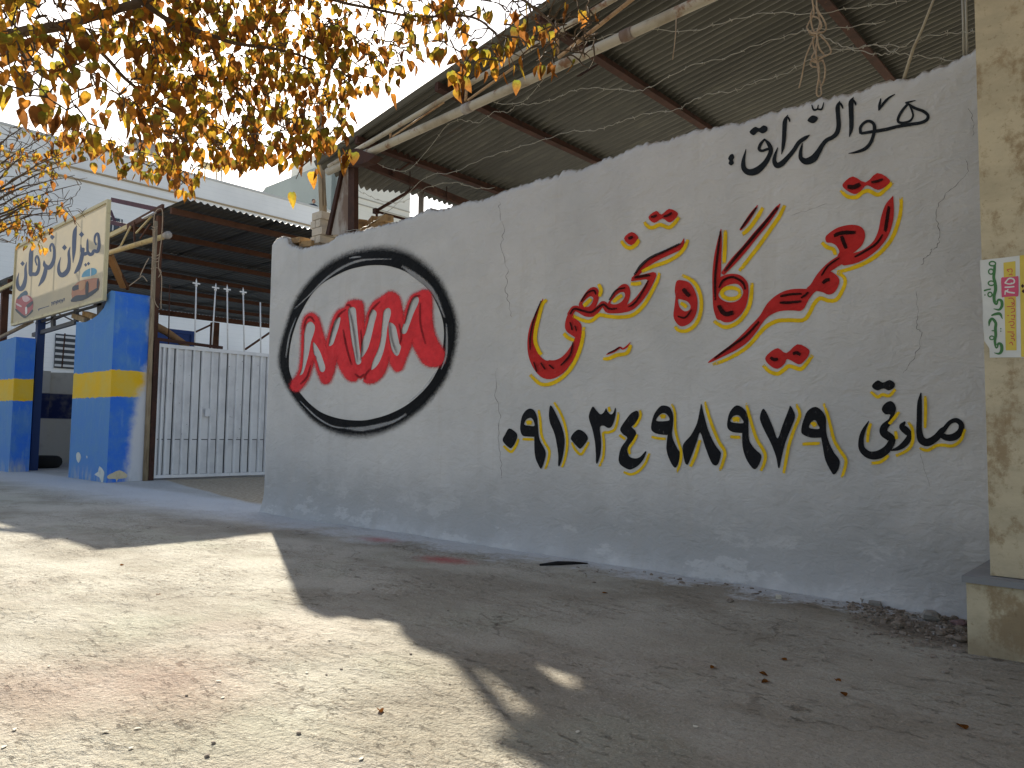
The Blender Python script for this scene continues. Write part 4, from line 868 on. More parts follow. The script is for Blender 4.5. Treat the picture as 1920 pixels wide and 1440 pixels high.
zs = onX(330, 824, XG).z
M_gap = simple('gate_gap_shade', (.10, .105, .12), .8, .2)  # dark sheet colour stands in for the shade in the gaps beside the ribs
m = MB(); m.box((XG - .062, (g0 + g1) / 2, (gzt + gzb) / 2), (.004, g1 - g0 - .08, gzt - gzb - .1)); part(m, 'gap_shade_sheet', M_gap, gate)
ribs = [onX(x, 740, XG).y for x in (304, 314, 329, 345, 361, 378, 396, 412, 428, 443, 458, 473, 488, 501)]
while ribs[-1] < g1 - .3: ribs.append(ribs[-1] + .19)
for i, y in enumerate(ribs):
    m = MB(); wv = .030 + .010 * (i % 2)
    m.prism([Vector((XG - .035, y - wv / 2 - .004, gzb + .062)), Vector((XG + .022, y - wv / 2, gzb + .062)), Vector((XG + .022, y + wv / 2, gzb + .062)), Vector((XG - .035, y + wv / 2 + .004, gzb + .062))], (0, 0, gzt - gzb - .13)); part(m, 'rib', M_gate, gate)
prev = g0 + .075
for i, y in enumerate(ribs):
    a_, b_ = prev + .006, y - .026 - .010 * (i % 3)
    if b_ - a_ > .02:
        part(MB().box((XG - .030 - .004 * (i % 2), (a_ + b_) / 2, (gzt + zs) / 2 - .028), (.006, b_ - a_, gzt - zs - .075)), 'upper_panel', M_gate, gate)
        part(MB().box((XG - .042, (a_ + b_) / 2, (gzb + zs) / 2 + .028), (.006, b_ - a_, zs - gzb - .07)), 'lower_panel', M_gate, gate)
    prev = y + .020
for (xa, ya, xb, yb, fin) in ((368, 536, 365, 646, 1), (404, 544, 397, 649, 1), (426, 547, 427, 652, 1), (456, 552, 458, 655, 1), (488, 567, 489, 660, 0)):
    a, b = onX(xa, ya, XG), onX(xb, yb + 4, XG); m = MB(); m.tube([b, a], .015, 8); s_ = part(m, 'spear_bar', M_gate, gate)
    if fin:
        m = MB(); u = (a - b).normalized(); a0 = a - u * .02
        m.tube([a0, a0 + u * .03, a0 + u * .06, a0 + u * .11, a0 + u * .17], [.018, .030, .018, .016, .003], 8); m.bar(a0 + u * .07 + Vector((0, -.075, 0)), a0 + u * .07 + Vector((0, .075, 0)), .02, .028)
        f_ = m.build('spear_head', M_gate, None); f_.parent = s_
for z in (.45, 2.2): part(MB().tube([(XG + .03, g0 - .01, z - .07), (XG + .03, g0 - .01, z + .07)], .028, 8), 'hinge', M_rust, gate)
part(MB().box((XG + .03, g0 + 1.05, 1.35), (.03, .10, .16)), 'lock_box', M_gate, gate)
m = MB(); m.tube([onX(316, 646, XG - .02), onX(318, 534, XG - .02)], .012, 6); part(m, 'thin_rod', M_rust, gate)
m = MB(); m.bar(onX(275, 905, XG) + Vector((.0, .06, 0)), Vector((XG, onX(275, 905, XG).y + .06, 2.72)), .09, .10, (0, 1, 0)); part(m, 'hinge_post', M_rust, gate)
m = MB(); m.bar((XG + .005, 6.14, 2.75), (XG + .005, 7.6, 2.70), .04, .06); part(m, 'rear_rail', M_rust, gate)

# tall pole with ropes at the corner of the blue wall
tp = empty('roped_pole', (XG + .03, 6.16, 0), 'tall weathered pole bound with rope between the blue wall and the gate', 'pole')
p0 = Vector((XG + .03, 6.145, 0)); p1 = onX(292, 415, XG + .03)
part(MB().tube([p0, p0.lerp(p1, .5), p1], [.05, .045, .04], 10), 'shaft', M_wood, tp)
def tie(px, r=.010, dx=.06):
    P = [tuple(onX(x, y, XG + dx + rng.uniform(0, .03))) for x, y in px]; part(MB().tube([Vector(q) for q in crom(P, 6)], r, 5), 'rope_strand', M_rope, tp, fix=False)
for L in ([(288, 425), (290, 400), (300, 391), (305, 400), (303, 445), (300, 470), (297, 500), (303, 520), (302, 560), (302, 580)], [(287, 430), (287, 470), (285, 500), (286, 540)], [(290, 425), (289, 480), (287, 520), (283, 560)],
          [(284, 476), (292, 480), (299, 477)], [(284, 482), (291, 486), (298, 483)], [(285, 488), (292, 491), (298, 489)], [(284, 424), (290, 428), (295, 424)], [(284, 429), (290, 432), (294, 428)], [(283, 504), (295, 502), (302, 510), (297, 520)], [(289, 560), (292, 570), (297, 577)],
          [(262, 518), (272, 497), (279, 484)], [(262, 520), (268, 518), (276, 528)], [(242, 536), (258, 524), (266, 517)]): tie(L, .009)

# ---- shed roof over the neighbouring yard
YS = 6.55; ZS = onY(348, 376, YS).z; XS = onY(348, 376, YS).x
shed = empty('shed_roof', (XG, 6.6, 0), 'wide corrugated shed roof on rusty beams behind the blue wall and the sign', 'shed roof')
def zs2(x): return ZS - .004 * (XS - x)
xx = XS; k = 0
while xx > -28.4:
    xn = max(xx - 2.35, -28.6); yy = YS
    while yy < 17.5:
        y2 = yy + .14 * 14
        part(corrugated(yy, y2 + .14, xn - .1, xx, zs2, pitch=.14, amp=.022, per=6, dz=.03 + .01 * (k % 2), nx_=3), 'roof_sheet', M_sheet, shed, fix=False); yy = y2
    xx = xn; k += 1
M_rust2 = simple('red_oxide_steel', (.10, .045, .028), .8, .25, 0, [((.055, .028, .02), 4, .45, .65, .7, 5)], [(40, .3, .006)], 'pos')
for X in (-15.25, -17.3, -19.4, -21.6, -24.0, -26.3, -28.4):
    m = MB(); m.bar((X, YS - .0, zs2(X) - .075), (X, 17.5, zs2(X) - .075), .07, .12); part(m, 'beam', M_rust2, shed)
M_yp = simple('faded_yellow_pipe', (.56, .46, .24), .6, .3, 0, [((.36, .28, .2), 3, .5, .7, .7, 5), ((.22, .1, .06), 6, .62, .7, .8, 5)], (), 'pos')
a, b = onY(312, 442, YS - .12), onY(150, 490, YS - .12)
part(MB().tube([a, a.lerp(b, .5), b], .055, 10), 'front_pipe', M_yp, shed)
m = MB(); m.tube([a + Vector((-.02, 0, 0)), a + Vector((.10, 0, .005))], .075, 12); part(m, 'pipe_flange', M_whiterust, shed)
a, b = onY(306, 388, YS - .03), onY(240, 425, YS - .03); part(MB().bar(a, b, .05, .12), 'edge_channel', M_rust2, shed)
c_ = onY(-10, 548, YS - .03); part(MB().bar(b, c_, .05, .10), 'edge_channel', M_yp, shed)
for a, b, mt in (((252, 416), (252, 455), M_rust2), ((245, 424), (226, 462), M_yp), ((226, 462), (208, 474), M_yp), ((255, 437), (285, 405), M_yp), ((263, 447), (282, 420), M_rust2), ((203, 444), (207, 472), M_rust2)):
    part(MB().bar(onY(*a, YS - .06), onY(*b, YS - .08), .03), 'truss_web', mt, shed)
part(MB().bar(onY(205, 478, YS - .05), onY(232, 538, YS + .5), .14, .10), 'knee_brace', simple('ochre_painted_beam', (.36, .20, .09), .75, .2, 0, [((.2, .1, .05), 5, .45, .7, .7, 5)], (), 'pos'), shed)
part(MB().bar(onY(208, 478, YS), onY(240, 542, YS + .6), .06, .08), 'knee_brace', M_rust2, shed)
part(MB().bar((onY(295, 410, YS).x, YS, 0), (onY(300, 398, YS).x, YS, ZS - .1), .12, .12, (0, 1, 0)), 'post', M_rust2, shed)
part(MB().bar(onX(403, 605, -22.5), Vector((onX(403, 605, -22.5).x, onX(403, 605, -22.5).y, 0)), .2, .2, (0, 1, 0)), 'post', M_rust2, shed)
part(MB().bar(onX(402, 606, -22.5), onX(355, 628, -22.5), .05), 'strut', M_rust2, shed)
part(MB().bar(onX(299, 588, -22.5), onX(520, 615, -22.5), .04, .07), 'eaves_rail', M_rust2, shed)
part(MB().bar(onX(520, 614, -20), onX(460, 655, -20), .05), 'strut', M_rust2, shed)
part(MB().bar(onY(10, 536, YS + .2), Vector((onY(8, 620, YS + .2).x, YS + .2, 0)), .18, .18, (0, 1, 0)), 'post', M_rust2, shed)
M_plum = simple('plum_painted_steel', (.085, .030, .045), .7, .3, 0, [((.05, .02, .03), 4, .4, .7, .7, 4)], (), 'pos')
part(MB().bar(onY(212, 375, YS + .1), onY(300, 394, YS + .1), .10, .10), 'loose_beam', M_plum, shed)
m = MB(); m.bar(onY(203, 416, YS + .6), onY(240, 424, YS + .6), .12, .10); m.bar(onY(207, 395, YS + .6), onY(216, 417, YS + .6), .05); part(m, 'loose_bracket', M_plum, shed)
m = MB(); m.prism([onY(270, 410, YS - .1), onY(292, 398, YS - .1), onY(293, 400, YS - .1), onY(272, 411, YS - .1)], (0, -.06, 0)); part(m, 'bright_strip', simple('bright_zinc', (.7, .7, .7), .4, .5, .3), shed)

# ---- signboard
YG = 5.37
sg = empty('signboard', (onY(110, 500, YG).x, YG, 3.0), 'cream signboard with dark blue script and two printed cars, mounted above the doorway', 'signboard')
S00, S10, S11, S01 = [onY(*q, YG) for q in ((25, 605), (194, 560), (203, 381), (31, 466))]
sx0, sx1 = (S00.x + S01.x) / 2, (S10.x + S11.x) / 2; sz0, sz1 = (S00.z + S10.z) / 2, (S01.z + S11.z) / 2
def banner():
    t = NT('backlit_vinyl_banner'); p = t.pos()
    c = t.mix(t.ramp(t.noise(t.mapping(p, (1, 1, 2)), 1.2, 4), .35, .7), (.66, .57, .42), (.60, .53, .41))
    c = t.mix(t.ramp(t.noise(t.mapping(p, (5, 1, .6)), 3, 5), .6, .72, 0, .25), c, (.5, .44, .36))
    d = t.node('ShaderNodeBsdfDiffuse'); t.val(d.inputs[0], c); tr = t.node('ShaderNodeBsdfTranslucent'); t.val(tr.inputs[0], c)
    mx = t.node('ShaderNodeMixShader'); mx.inputs[0].default_value = .20; t.link(d.outputs[0], mx.inputs[1]); t.link(tr.outputs[0], mx.inputs[2]); t.link(mx.outputs[0], t.out.inputs[0]); return t.m
m = MB(); m.add([(sx0, YG, sz0), (sx1, YG, sz0), (sx1, YG, sz1), (sx0, YG, sz1)], [(0, 1, 2, 3)]); face = part(m, 'banner_face', banner(), sg, fix=False)
M_sf = simple('cream_steel_edging', (.58, .50, .30), .6, .3, 0, [((.36, .26, .14), 4, .55, .7, .7, 5)], (), 'pos')
part(MB().bar((sx0 - .02, YG, sz1 + .03), (sx1 + .05, YG, sz1 + .03), .07, .06), 'frame_top', M_sf, sg)
part(MB().bar((sx0 - .02, YG, sz0 - .03), (sx1 + .05, YG, sz0 - .03), .07, .06), 'frame_bottom', M_sf, sg)
part(MB().bar((sx1 + .025, YG, sz0), (sx1 + .025, YG, sz1), .05, .07, (0, 1, 0)), 'frame_side', M_sf, sg)
part(MB().bar((sx0 - .025, YG, sz0), (sx0 - .025, YG, sz1), .05, .07, (0, 1, 0)), 'frame_side', M_sf, sg)
for f_ in (.2, .47, .74): part(MB().bar((sx0 + (sx1 - sx0) * f_, YG + .06, sz0), (sx0 + (sx1 - sx0) * f_, YG + .06, sz1), .03, .03, (0, 1, 0)), 'rear_strut', M_rust2, sg)
ZH = zc(0, 380, 6.0)
def surf_sign(px, py, off):
    q = onY(px, py, YG); return Vector((q.x, YG - .004 - off, q.z))
M_navy = flatmat('navy_print', (.045, .065, .135), .5)
p = Paint(ZH)
p.S((1083, 472, 18), (1066, 430, 20), (1075, 372, 26), (1103, 350, 30), (1116, 420, 32), (1116, 500, 36), (1096, 550, 40), (1062, 542, 36), (1040, 576, 38), (1010, 580, 40), (988, 540, 30), (986, 440, 20), (990, 405, 5))
p.S((988, 565, 36), (948, 578, 42), (922, 545, 32), (912, 475, 8)); p.S((938, 520, 36), (926, 600, 42), (905, 680, 46), (880, 742, 46), (843, 793, 18)); p.D(966, 700, 22).D(998, 686, 22).D(920, 358, 34)
p.S((864, 262, 5), (846, 320, 42), (838, 420, 48), (834, 540, 42), (824, 675, 8)); p.S((792, 498, 6), (776, 560, 28), (782, 660, 36), (770, 750, 46), (730, 802, 56), (690, 812, 54), (664, 770, 38), (664, 700, 26), (686, 615, 4)); p.D(728, 505, 34)
p.S((572, 548, 16), (566, 500, 22), (590, 464, 26), (611, 520, 29), (611, 620, 37), (585, 700, 46), (545, 732, 50), (506, 702, 42), (498, 655, 12)); p.S((522, 722, 40), (506, 800, 46), (480, 870, 46), (438, 938, 12)); p.D(590, 386, 32)
p.S((416, 702, 16), (400, 642, 20), (420, 600, 23), (441, 660, 27), (436, 750, 36), (410, 802, 42), (370, 804, 42), (344, 812, 40)); p.S((366, 476, 5), (352, 560, 42), (346, 680, 46), (344, 800, 42)); p.S((302, 668, 6), (290, 740, 28), (291, 840, 36), (270, 932, 50), (236, 972, 54), (205, 942, 42), (198, 870, 27), (215, 785, 4)); p.D(256, 686, 30)
p.build('sign_lettering', M_navy, face, surf_sign, .001)
p = Paint(ZH)
for i, (x, y) in enumerate(((725, 1090), (708, 1100), (690, 1104), (672, 1108), (655, 1114), (640, 1118), (622, 1122), (605, 1126), (588, 1132))):
    p.S((x + 4, y - 16, 5), (x, y, 9), (x - 3, y + 18 + 6 * (i % 3), 5)); p.D(x - 6, y + 14 * (i % 2) - 10, 6)
p.S((553, 1163, 8), (510, 1176, 7), (470, 1188, 9), (436, 1200, 12)); p.S((440, 1196, 8), (438, 1218, 8)); p.build('small_print', M_navy, face, surf_sign, .001)
car = [('orange car print', [((.42, .17, .09), [(812, 970), (850, 920), (905, 880), (1000, 860), (1112, 850), (1116, 960), (1060, 1010), (985, 1050), (900, 1080), (815, 1085)]), ((.02, .03, .05), [(815, 1075), (870, 1040), (960, 1035), (1090, 960), (1112, 980), (1030, 1050), (930, 1100), (805, 1118)]),
        ((.10, .32, .46), [(920, 838), (945, 780), (1000, 745), (1060, 735), (1092, 760), (1085, 800), (1030, 825), (960, 835)]), ((.03, .03, .05), [(820, 945), (880, 925), (902, 930), (900, 965), (860, 985), (822, 990)]), ((.02, .02, .03), [(965, 960), (972, 900), (990, 882), (1002, 920), (998, 1010), (980, 1060), (965, 1030)]),
        ((.02, .02, .03), [(1092, 930), (1098, 870), (1110, 850), (1118, 890), (1112, 960), (1098, 975)]), ((.52, .26, .12), [(900, 890), (960, 880), (955, 960), (905, 990), (890, 950)]), ((.70, .68, .62), [(1022, 740), (1032, 738), (1030, 825), (1020, 828)])]),
       ('red car print', [((.40, .06, .075), [(185, 1090), (215, 1055), (300, 1040), (350, 1060), (374, 1110), (372, 1190), (330, 1240), (280, 1270), (220, 1235), (180, 1180)]), ((.02, .03, .05), [(180, 1190), (240, 1240), (300, 1275), (365, 1200), (372, 1225), (310, 1285), (270, 1298), (210, 1250), (178, 1215)]),
        ((.05, .10, .15), [(195, 1080), (230, 1030), (270, 1000), (300, 990), (318, 1035), (260, 1050), (215, 1085)]), ((.62, .40, .40), [(255, 1055), (300, 1045), (345, 1085), (300, 1120), (262, 1100)]), ((.04, .03, .05), [(300, 1155), (370, 1105), (372, 1140), (315, 1185)]), ((.72, .66, .62), [(288, 1180), (308, 1175), (310, 1240), (290, 1256)]), ((.65, .5, .5), [(190, 1130), (245, 1160), (244, 1176), (190, 1150)])])]
for nm, L in car:
    for i, (c, poly) in enumerate(L):
        o = Paint(ZH).P(*poly, n=2).build('car_print', flatmat('print_ink', c, .5), face, surf_sign, .001 + .0006 * i)

# ---- steel frame over the doorway
df = empty('door_frame', (X2 + .1, 5.9, 0), 'dark steel door frame and transom between the two blue walls under the sign', 'door frame')
M_dk = simple('dark_blue_grey_steel', (.065, .075, .10), .6, .3, 0, [((.11, .07, .05), 5, .55, .7, .7, 5)], (), 'pos')
yd_ = YB + .25
zt_ = onY(66, 590, yd_).z
part(MB().bar((onY(66, 800, yd_).x, yd_, 0), (onY(66, 800, yd_).x, yd_, 4.2), .16, .16, (0, 1, 0)), 'jamb', simple('navy_door_post', (.02, .045, .14), .6, .3), df)
part(MB().bar(onY(62, 628, yd_), onY(142, 604, yd_), .06, .09), 'lintel', M_dk, df)
part(MB().bar(onY(68, 606, yd_), onY(192, 570, yd_), .04, .05), 'transom', M_dk, df)
for x, ya, yb in ((100, 616, 575), (143, 604, 560), (190, 590, 545)): part(MB().bar(onY(x, ya, yd_ + .01), onY(x, yb, yd_ + .01), .16 if x != 190 else .3, .06, (0, 1, 0)), 'mullion', M_dk, df)
for a, b in (((104, 585), (140, 603)), ((75, 612), (130, 588)), ((122, 625), (116, 690))): part(MB().tube([onY(*a, yd_ + .1), onY(*b, yd_ + .1)], .015, 5), 'wire_brace', M_rust, df)
m = MB(); m.tube([onY(-30, 648, Y2 + .3), onY(30, 618, Y2 + .3), onY(62, 602, yd_)], .045, 8); tag(m.build('scaffold_pipe', M_wood), 'grey pipe lying slantwise on the farther blue wall', 'pipe')
for i, (a, b) in enumerate((((140, 592), (163, 601)), ((160, 588), (178, 594)))):
    m = MB(); m.bar(onY(*a, YB + .3), onY(*b, YB + .2), .12, .10); tag(m.build('timber_offcut', M_brown if i else M_wood), ('grey-brown timber offcut' if i == 0 else 'shorter brown timber offcut') + ' lying on the scooped top of the blue wall', 'timber', 'offcuts on the blue wall')

# ---- things seen through the doorway and over the gate
XI = -24.2
t = NT('inner_wall_paint'); pz_ = t.pos(); Zs = t.xyz(pz_)[2]
z_hi, z_lo = onX(100, 738, XI).z, onX(100, 785, XI).z
cc = t.mix(t.math('MULTIPLY', t.ramp(Zs, z_lo - .02, z_lo + .02), t.ramp(Zs, z_hi + .02, z_hi - .02)), (.58, .56, .50), (.018, .028, .10))
cc = t.mix(t.ramp(t.noise(pz_, 3, 5), .5, .75, 0, .4), cc, (.3, .28, .24)); t.bsdf(cc, .85, .15, 0, t.bump(t.noise(pz_, 8, 4), .3, .02))
ztp = onX(100, 696, XI).z
m = MB(); m.prism([Vector((XI, 5.6, -.05)), Vector((XI, 5.6, ztp)), Vector((XI, 7.2, ztp - .04)), Vector((XI, 9, ztp + .05)), Vector((XI, 12, ztp)), Vector((XI, 12, -.05))], (-.25, 0, 0))
iw = m.build('inner_yard_wall', t.m); tag(iw, 'low white yard wall with a navy band, seen through the doorway', 'wall')
m = MB(); m.box((XI + .06, onX(78, 800, XI).y, ztp / 2), (.12, .25, ztp - .02)); part(m, 'buttress', t.m, iw)
tq = onZ(83, 879); tyre = empty('car_tyre', (tq.x - .5, tq.y, 0), 'black rubber tyre lying on the ground inside the doorway', 'tyre')
m = MB(); R_, r_ = .40, .15; vv = []; nu, nv = 32, 12
for i in range(nu):
    for j in range(nv):
        a = 2 * math.pi * i / nu; b = 2 * math.pi * j / nv; rr = R_ + r_ * math.cos(b) * .8; tread = .008 if (i % 2 and abs(math.cos(b)) > .6) else 0
        vv.append(Vector(((rr + tread) * math.cos(a), (rr + tread) * math.sin(a), r_ + r_ * math.sin(b))) + Vector((tq.x - .5, tq.y, 0)))
m.add(vv, [(i * nv + j, ((i + 1) % nu) * nv + j, ((i + 1) % nu) * nv + (j + 1) % nv, i * nv + (j + 1) % nv) for i in range(nu) for j in range(nv)], True)
part(m, 'tyre_carcass', simple('black_rubber', (.018, .018, .018), .85, .2), tyre)
m = MB(); m.tube([Vector((tq.x - .5, tq.y, .05)), Vector((tq.x - .5, tq.y, .25))], .27, 24); part(m, 'wheel_disc', M_rust, tyre)
bc = empty('blue_container', (-21, 9, 0), 'blue metal container standing in the yard behind the gate', 'container')
A, B = onX(270, 612, -21), onX(364, 629, -21); M_bc = simple('blue_container_paint', (.02, .06, .26), .55, .3, 0, [((.015, .04, .16), 3, .4, .7, .7, 4)], (), 'pos')
m = MB(); m.box((-21.6, (A.y + B.y) / 2, A.z / 2), (1.2, B.y - A.y, A.z)); part(m, 'body', M_bc, bc)
for z in (A.z - .04, .1): part(MB().bar((-20.98, A.y, z), (-20.98, B.y, z), .05, .10), 'rail', M_bc, bc)
for y in (A.y + .05, B.y - .05): part(MB().bar((-20.975, y, .15), (-20.975, y, A.z - .09), .10, .05, (1, 0, 0)), 'corner_post', M_bc, bc)
m = MB(); m.tube([onX(283, 607, -16.0), onX(312, 622, -16.2), onX(350, 648, -16.6)], [.085, .08, .07], 10); tag(m.build('leaning_log', simple('brown_log', (.24, .14, .07), .85, .15, 0, [((.38, .28, .15), 5, .5, .7, .7, 5)], [(20, .4, .02)], 'pos')), 'brown log leaning slantwise above the gate near the blue wall', 'log')

# ================================================================== BUILDINGS BEHIND
def wallmat(name, col, course=0, stain=(.45, .5, .52)):
    t = NT(name); p = t.pos(); X, Y_, Z = t.xyz(p)
    c = t.mix(t.ramp(t.noise(p, .35, 5, .6), .35, .7), col, tuple(v * .90 for v in col))
    c = t.mix(t.ramp(t.noise(t.mapping(p, (.5, .5, .12)), 1.5, 5, .65), .55, .75, 0, .5), c, stain)
    if course:
        fr_ = t.math('FRACT', t.math('DIVIDE', Z, course)); c = t.mix(t.math('MULTIPLY', t.ramp(fr_, .94, .97), .16), c, (.3, .3, .3))
    t.bsdf(c, .85, .15); return t.m
XW = -34.0
wb = empty('white_building', (XW - 5, 15, 0), 'long white block building rising behind the shed roof', 'building')
M_wb = wallmat('white_block_wall', (.90, .90, .89), .2, (.84, .85, .85))
zt1 = (onX(100, 256, XW).z + onX(593, 393, XW).z) / 2
y_end = 23.2
zrf = zt1 - 1.1
m = MB(); m.box((XW - 6, (4.8 + y_end) / 2, zrf / 2), (12, y_end - 4.8, zrf)); part(m, 'wall', M_wb, wb)
m = MB(); m.box((XW - .125, (4.8 + y_end) / 2, zt1 - .55 + .001), (.25, y_end - 4.8, 1.098)); part(m, 'parapet', M_wb, wb)
m = MB(); m.box((XW - .125, (4.8 + y_end) / 2, zt1 + .05), (.32, y_end - 4.75, .10)); part(m, 'coping', wallmat('coping_concrete', (.60, .60, .58)), wb)
for (xa, ya) in ((355, 368), (300, 373)):
    z = onX(xa, ya, XW).z; m = MB(); m.bar((XW + .03, 4.8, z), (XW + .03, y_end, z), .06, .07); part(m, 'string_course', simple('brown_ledge', (.40, .31, .20), .8), wb)
M_dark = simple('dark_window', (.035, .045, .06), .25, .5)
wa, wb_ = onX(109, 626, XW), onX(133, 692, XW)
m = MB(); m.box((XW + .02, (wa.y + wb_.y) / 2 + .2, (wa.z + wb_.z) / 2), (.06, wb_.y - wa.y + .6, wa.z - wb_.z)); wn_ = part(m, 'window', M_dark, wb)
for i in range(6):
    m = MB(); z = wb_.z + (wa.z - wb_.z) * (i + .5) / 6; m.box((XW + .07, (wa.y + wb_.y) / 2 + .2, z), (.03, wb_.y - wa.y + .58, .09)); o = m.build('blind_slat', simple('white_slat', (.6, .6, .6)) if i == 0 else bpy.data.materials['white_slat'], None); o.parent = wn_
m = MB(); a_ = onX(210, 432, XW); m.box((XW + .02, a_.y, a_.z), (.06, .8, 1.1)); wn_ = part(m, 'window', M_dark, wb)
for i in range(3): o = MB().box((XW + .07, a_.y - .3 + .3 * i, a_.z), (.03, .05, 1.1)).build('window_bar', bpy.data.materials['white_slat'], None); o.parent = wn_
for xx_ in (340, 420, 470):   # grille frames low on the facade
    q = onX(xx_, 655, XW); m = MB(); m.box((XW + .03, q.y, q.z - 1.0), (.05, 1.6, 1.6)); part(m, 'window', M_dark, wb)
# frame on the roof edge
rt_ = empty('rooftop_frame', onX(395, 340, XW - .4), 'small yellowish metal stool frame standing on the white building roof', 'frame')
A = onX(380, 311, XW - .4); B = onX(411, 316, XW - .4); zr_ = zt1 - 1.1
part(MB().box((A + B) / 2, (.7, B.y - A.y + .2, .10)), 'seat', simple('ochre_steel', (.45, .36, .18), .7), rt_)
for (dx, y) in ((-.25, A.y), (.25, A.y), (-.25, B.y), (.25, B.y)): part(MB().tube([(XW - .4 + dx, y, zr_), (XW - .4 + dx, y, A.z - .04)], .035, 6), 'leg', M_pipe, rt_)
part(MB().tube([(XW - .15, A.y, (zr_ + A.z) / 2), (XW - .15, B.y, (zr_ + A.z) / 2)], .03, 6), 'rung', M_pipe, rt_)
tk = onX(266, 276, XW - .5)
wt = empty('roof_water_tank', (tk.x, tk.y, zr_), 'small pale water tank on the white building roof behind the leaves', 'tank')
part(MB().tube([(tk.x, tk.y, zr_), (tk.x, tk.y, tk.z - .2)], .12, 10), 'stand', M_whiterust, wt)
part(MB().tube([(tk.x, tk.y - .55, tk.z), (tk.x, tk.y - .5, tk.z), (tk.x, tk.y + .5, tk.z), (tk.x, tk.y + .55, tk.z)], [.24, .33, .33, .24], 14), 'drum', M_whiterust, wt)
# grey building facing the street, farther back
YGB = 24.0
gb = empty('grey_building', (-45, YGB + 5, 0), 'grey cement-rendered building behind the white one, next to the timber post', 'building')
M_gb = wallmat('grey_cement_render', (.30, .335, .32), 0, (.46, .52, .54))
ga = onY(490, 362, YGB); gc = onY(498, 351, YGB); ge = onY(640, 300, YGB)
m = MB(); m.prism([Vector((ga.x, YGB, 0)), ga, gc, Vector((ge.x, YGB, gc.z)), Vector((ge.x, YGB, 0))], (0, .6, 0)); part(m, 'wall', M_gb, gb)
m = MB(); m.bar(onY(622, 306, YGB - .1), Vector((onY(622, 306, YGB - .1).x, YGB - .1, 0)), .5, .3, (0, 1, 0)); part(m, 'pilaster', M_gb, gb)
M_cb = wallmat('cream_block_wall', (.78, .76, .68), .25, (.72, .70, .63))
XC = -36.0
cb = empty('cream_building', (XC - 4, 24, 0), 'cream block building seen under the canopy beyond the column', 'building')
ya_, yb_ = onX(633, 370, XC).y, onX(769, 380, XC).y; zc_ = onX(769, 318, XC).z
m = MB(); m.box((XC - 2.5, (ya_ + yb_) / 2, zc_ / 2), (5, yb_ - ya_, zc_)); part(m, 'wall', M_cb, cb)
for py_ in (384, 396):
    z = onX(720, py_, XC).z; part(MB().bar((XC + .02, ya_, z), (XC + .02, yb_, z), .04, .06), 'string_course', simple('grey_joint', (.40, .38, .33)), cb)

# person looking over the white parapet
pq = onX(588, 384, XW - .6); sc = 1.0
pr = empty('person', (XW - .6, pq.y, zt1 - 1.1), 'person in a dark blue jacket with dark hair looking over the white parapet', 'person')
def person(root, base):
    # joints: pelvis, spine, chest, neck, arms and legs grown with a skin modifier
    J = [(0, 0, .95), (0, 0, 1.15), (0, .01, 1.38), (0, 0, 1.50), (0, .20, 1.42), (.06, .27, 1.16), (.28, .22, 1.12), (0, -.20, 1.42), (.06, -.27, 1.16), (.28, -.22, 1.12), (0, .10, .88), (.02, .11, .48), (0, .11, .06), (.12, .12, .02), (0, -.10, .88), (.02, -.11, .48), (0, -.11, .06), (.12, -.12, .02)]
    E_ = [(0, 1), (1, 2), (2, 3), (2, 4), (4, 5), (5, 6), (2, 7), (7, 8), (8, 9), (0, 10), (10, 11), (11, 12), (12, 13), (0, 14), (14, 15), (15, 16), (16, 17)]
    Rr = [.15, .145, .165, .06, .075, .055, .042, .075, .055, .042, .10, .07, .05, .04, .10, .07, .05, .04]
    me = bpy.data.meshes.new('body'); me.from_pydata(J, E_, []); o = link('body', me, simple('dark_blue_jacket', (.018, .03, .06), .9), root)
    sm_ = o.modifiers.new('skin', 'SKIN')
    if not me.skin_vertices: me.attributes  # layer is made by the modifier
    for i, v in enumerate(me.skin_vertices[0].data): v.radius = (Rr[i], Rr[i] * .9); v.use_root = (i == 0)
    o.modifiers.new('sub', 'SUBSURF').levels = 2; o.modifiers['sub'].render_levels = 2
    return o
try: person(pr, pq)
except Exception as ex: print('person', ex)
def ellip(c, r, mat, name, root, nu=18, nv=12, f=None):
    m = MB(); vv = []
    for j in range(nv + 1):
        ph = math.pi * j / nv
        for i in range(nu):
            th = 2 * math.pi * i / nu; q = Vector((math.sin(ph) * math.cos(th), math.sin(ph) * math.sin(th), math.cos(ph)))
            k_ = f(q) if f else 1.0; vv.append((c[0] + r[0] * q.x * k_, c[1] + r[1] * q.y * k_, c[2] + r[2] * q.z * k_))
    m.add(vv, [(j * nu + i, (j + 1) * nu + i, (j + 1) * nu + (i + 1) % nu, j * nu + (i + 1) % nu) for j in range(nv) for i in range(nu)], True)
    return m.build(name, mat, root, fix=False)
M_skin = simple('skin', (.42, .24, .16), .6)
hd = ellip((.02, 0, 1.635), (.10, .082, .125), M_skin, 'head', pr, f=lambda q: 1 + (.14 if q.x > .93 and -.35 < q.z < .1 else 0) - (.10 if q.z < -.6 else 0))
ellip((-.012, 0, 1.675), (.104, .09, .105), simple('dark_hair', (.012, .010, .009), .7), 'hair', pr, f=lambda q: 1.0 if (q.z > .25 or q.x < .1) else .6)
for s_ in (-1, 1):
    ellip((.108, s_ * .032, 1.65), (.012, .016, .009), bpy.data.materials['dark_hair'], 'eye', pr, 8, 6); ellip((.01, s_ * .084, 1.635), (.022, .012, .032), M_skin, 'ear', pr, 8, 6)
ellip((.108, 0, 1.575), (.010, .026, .008), simple('lips', (.30, .12, .10)), 'mouth', pr, 8, 6)

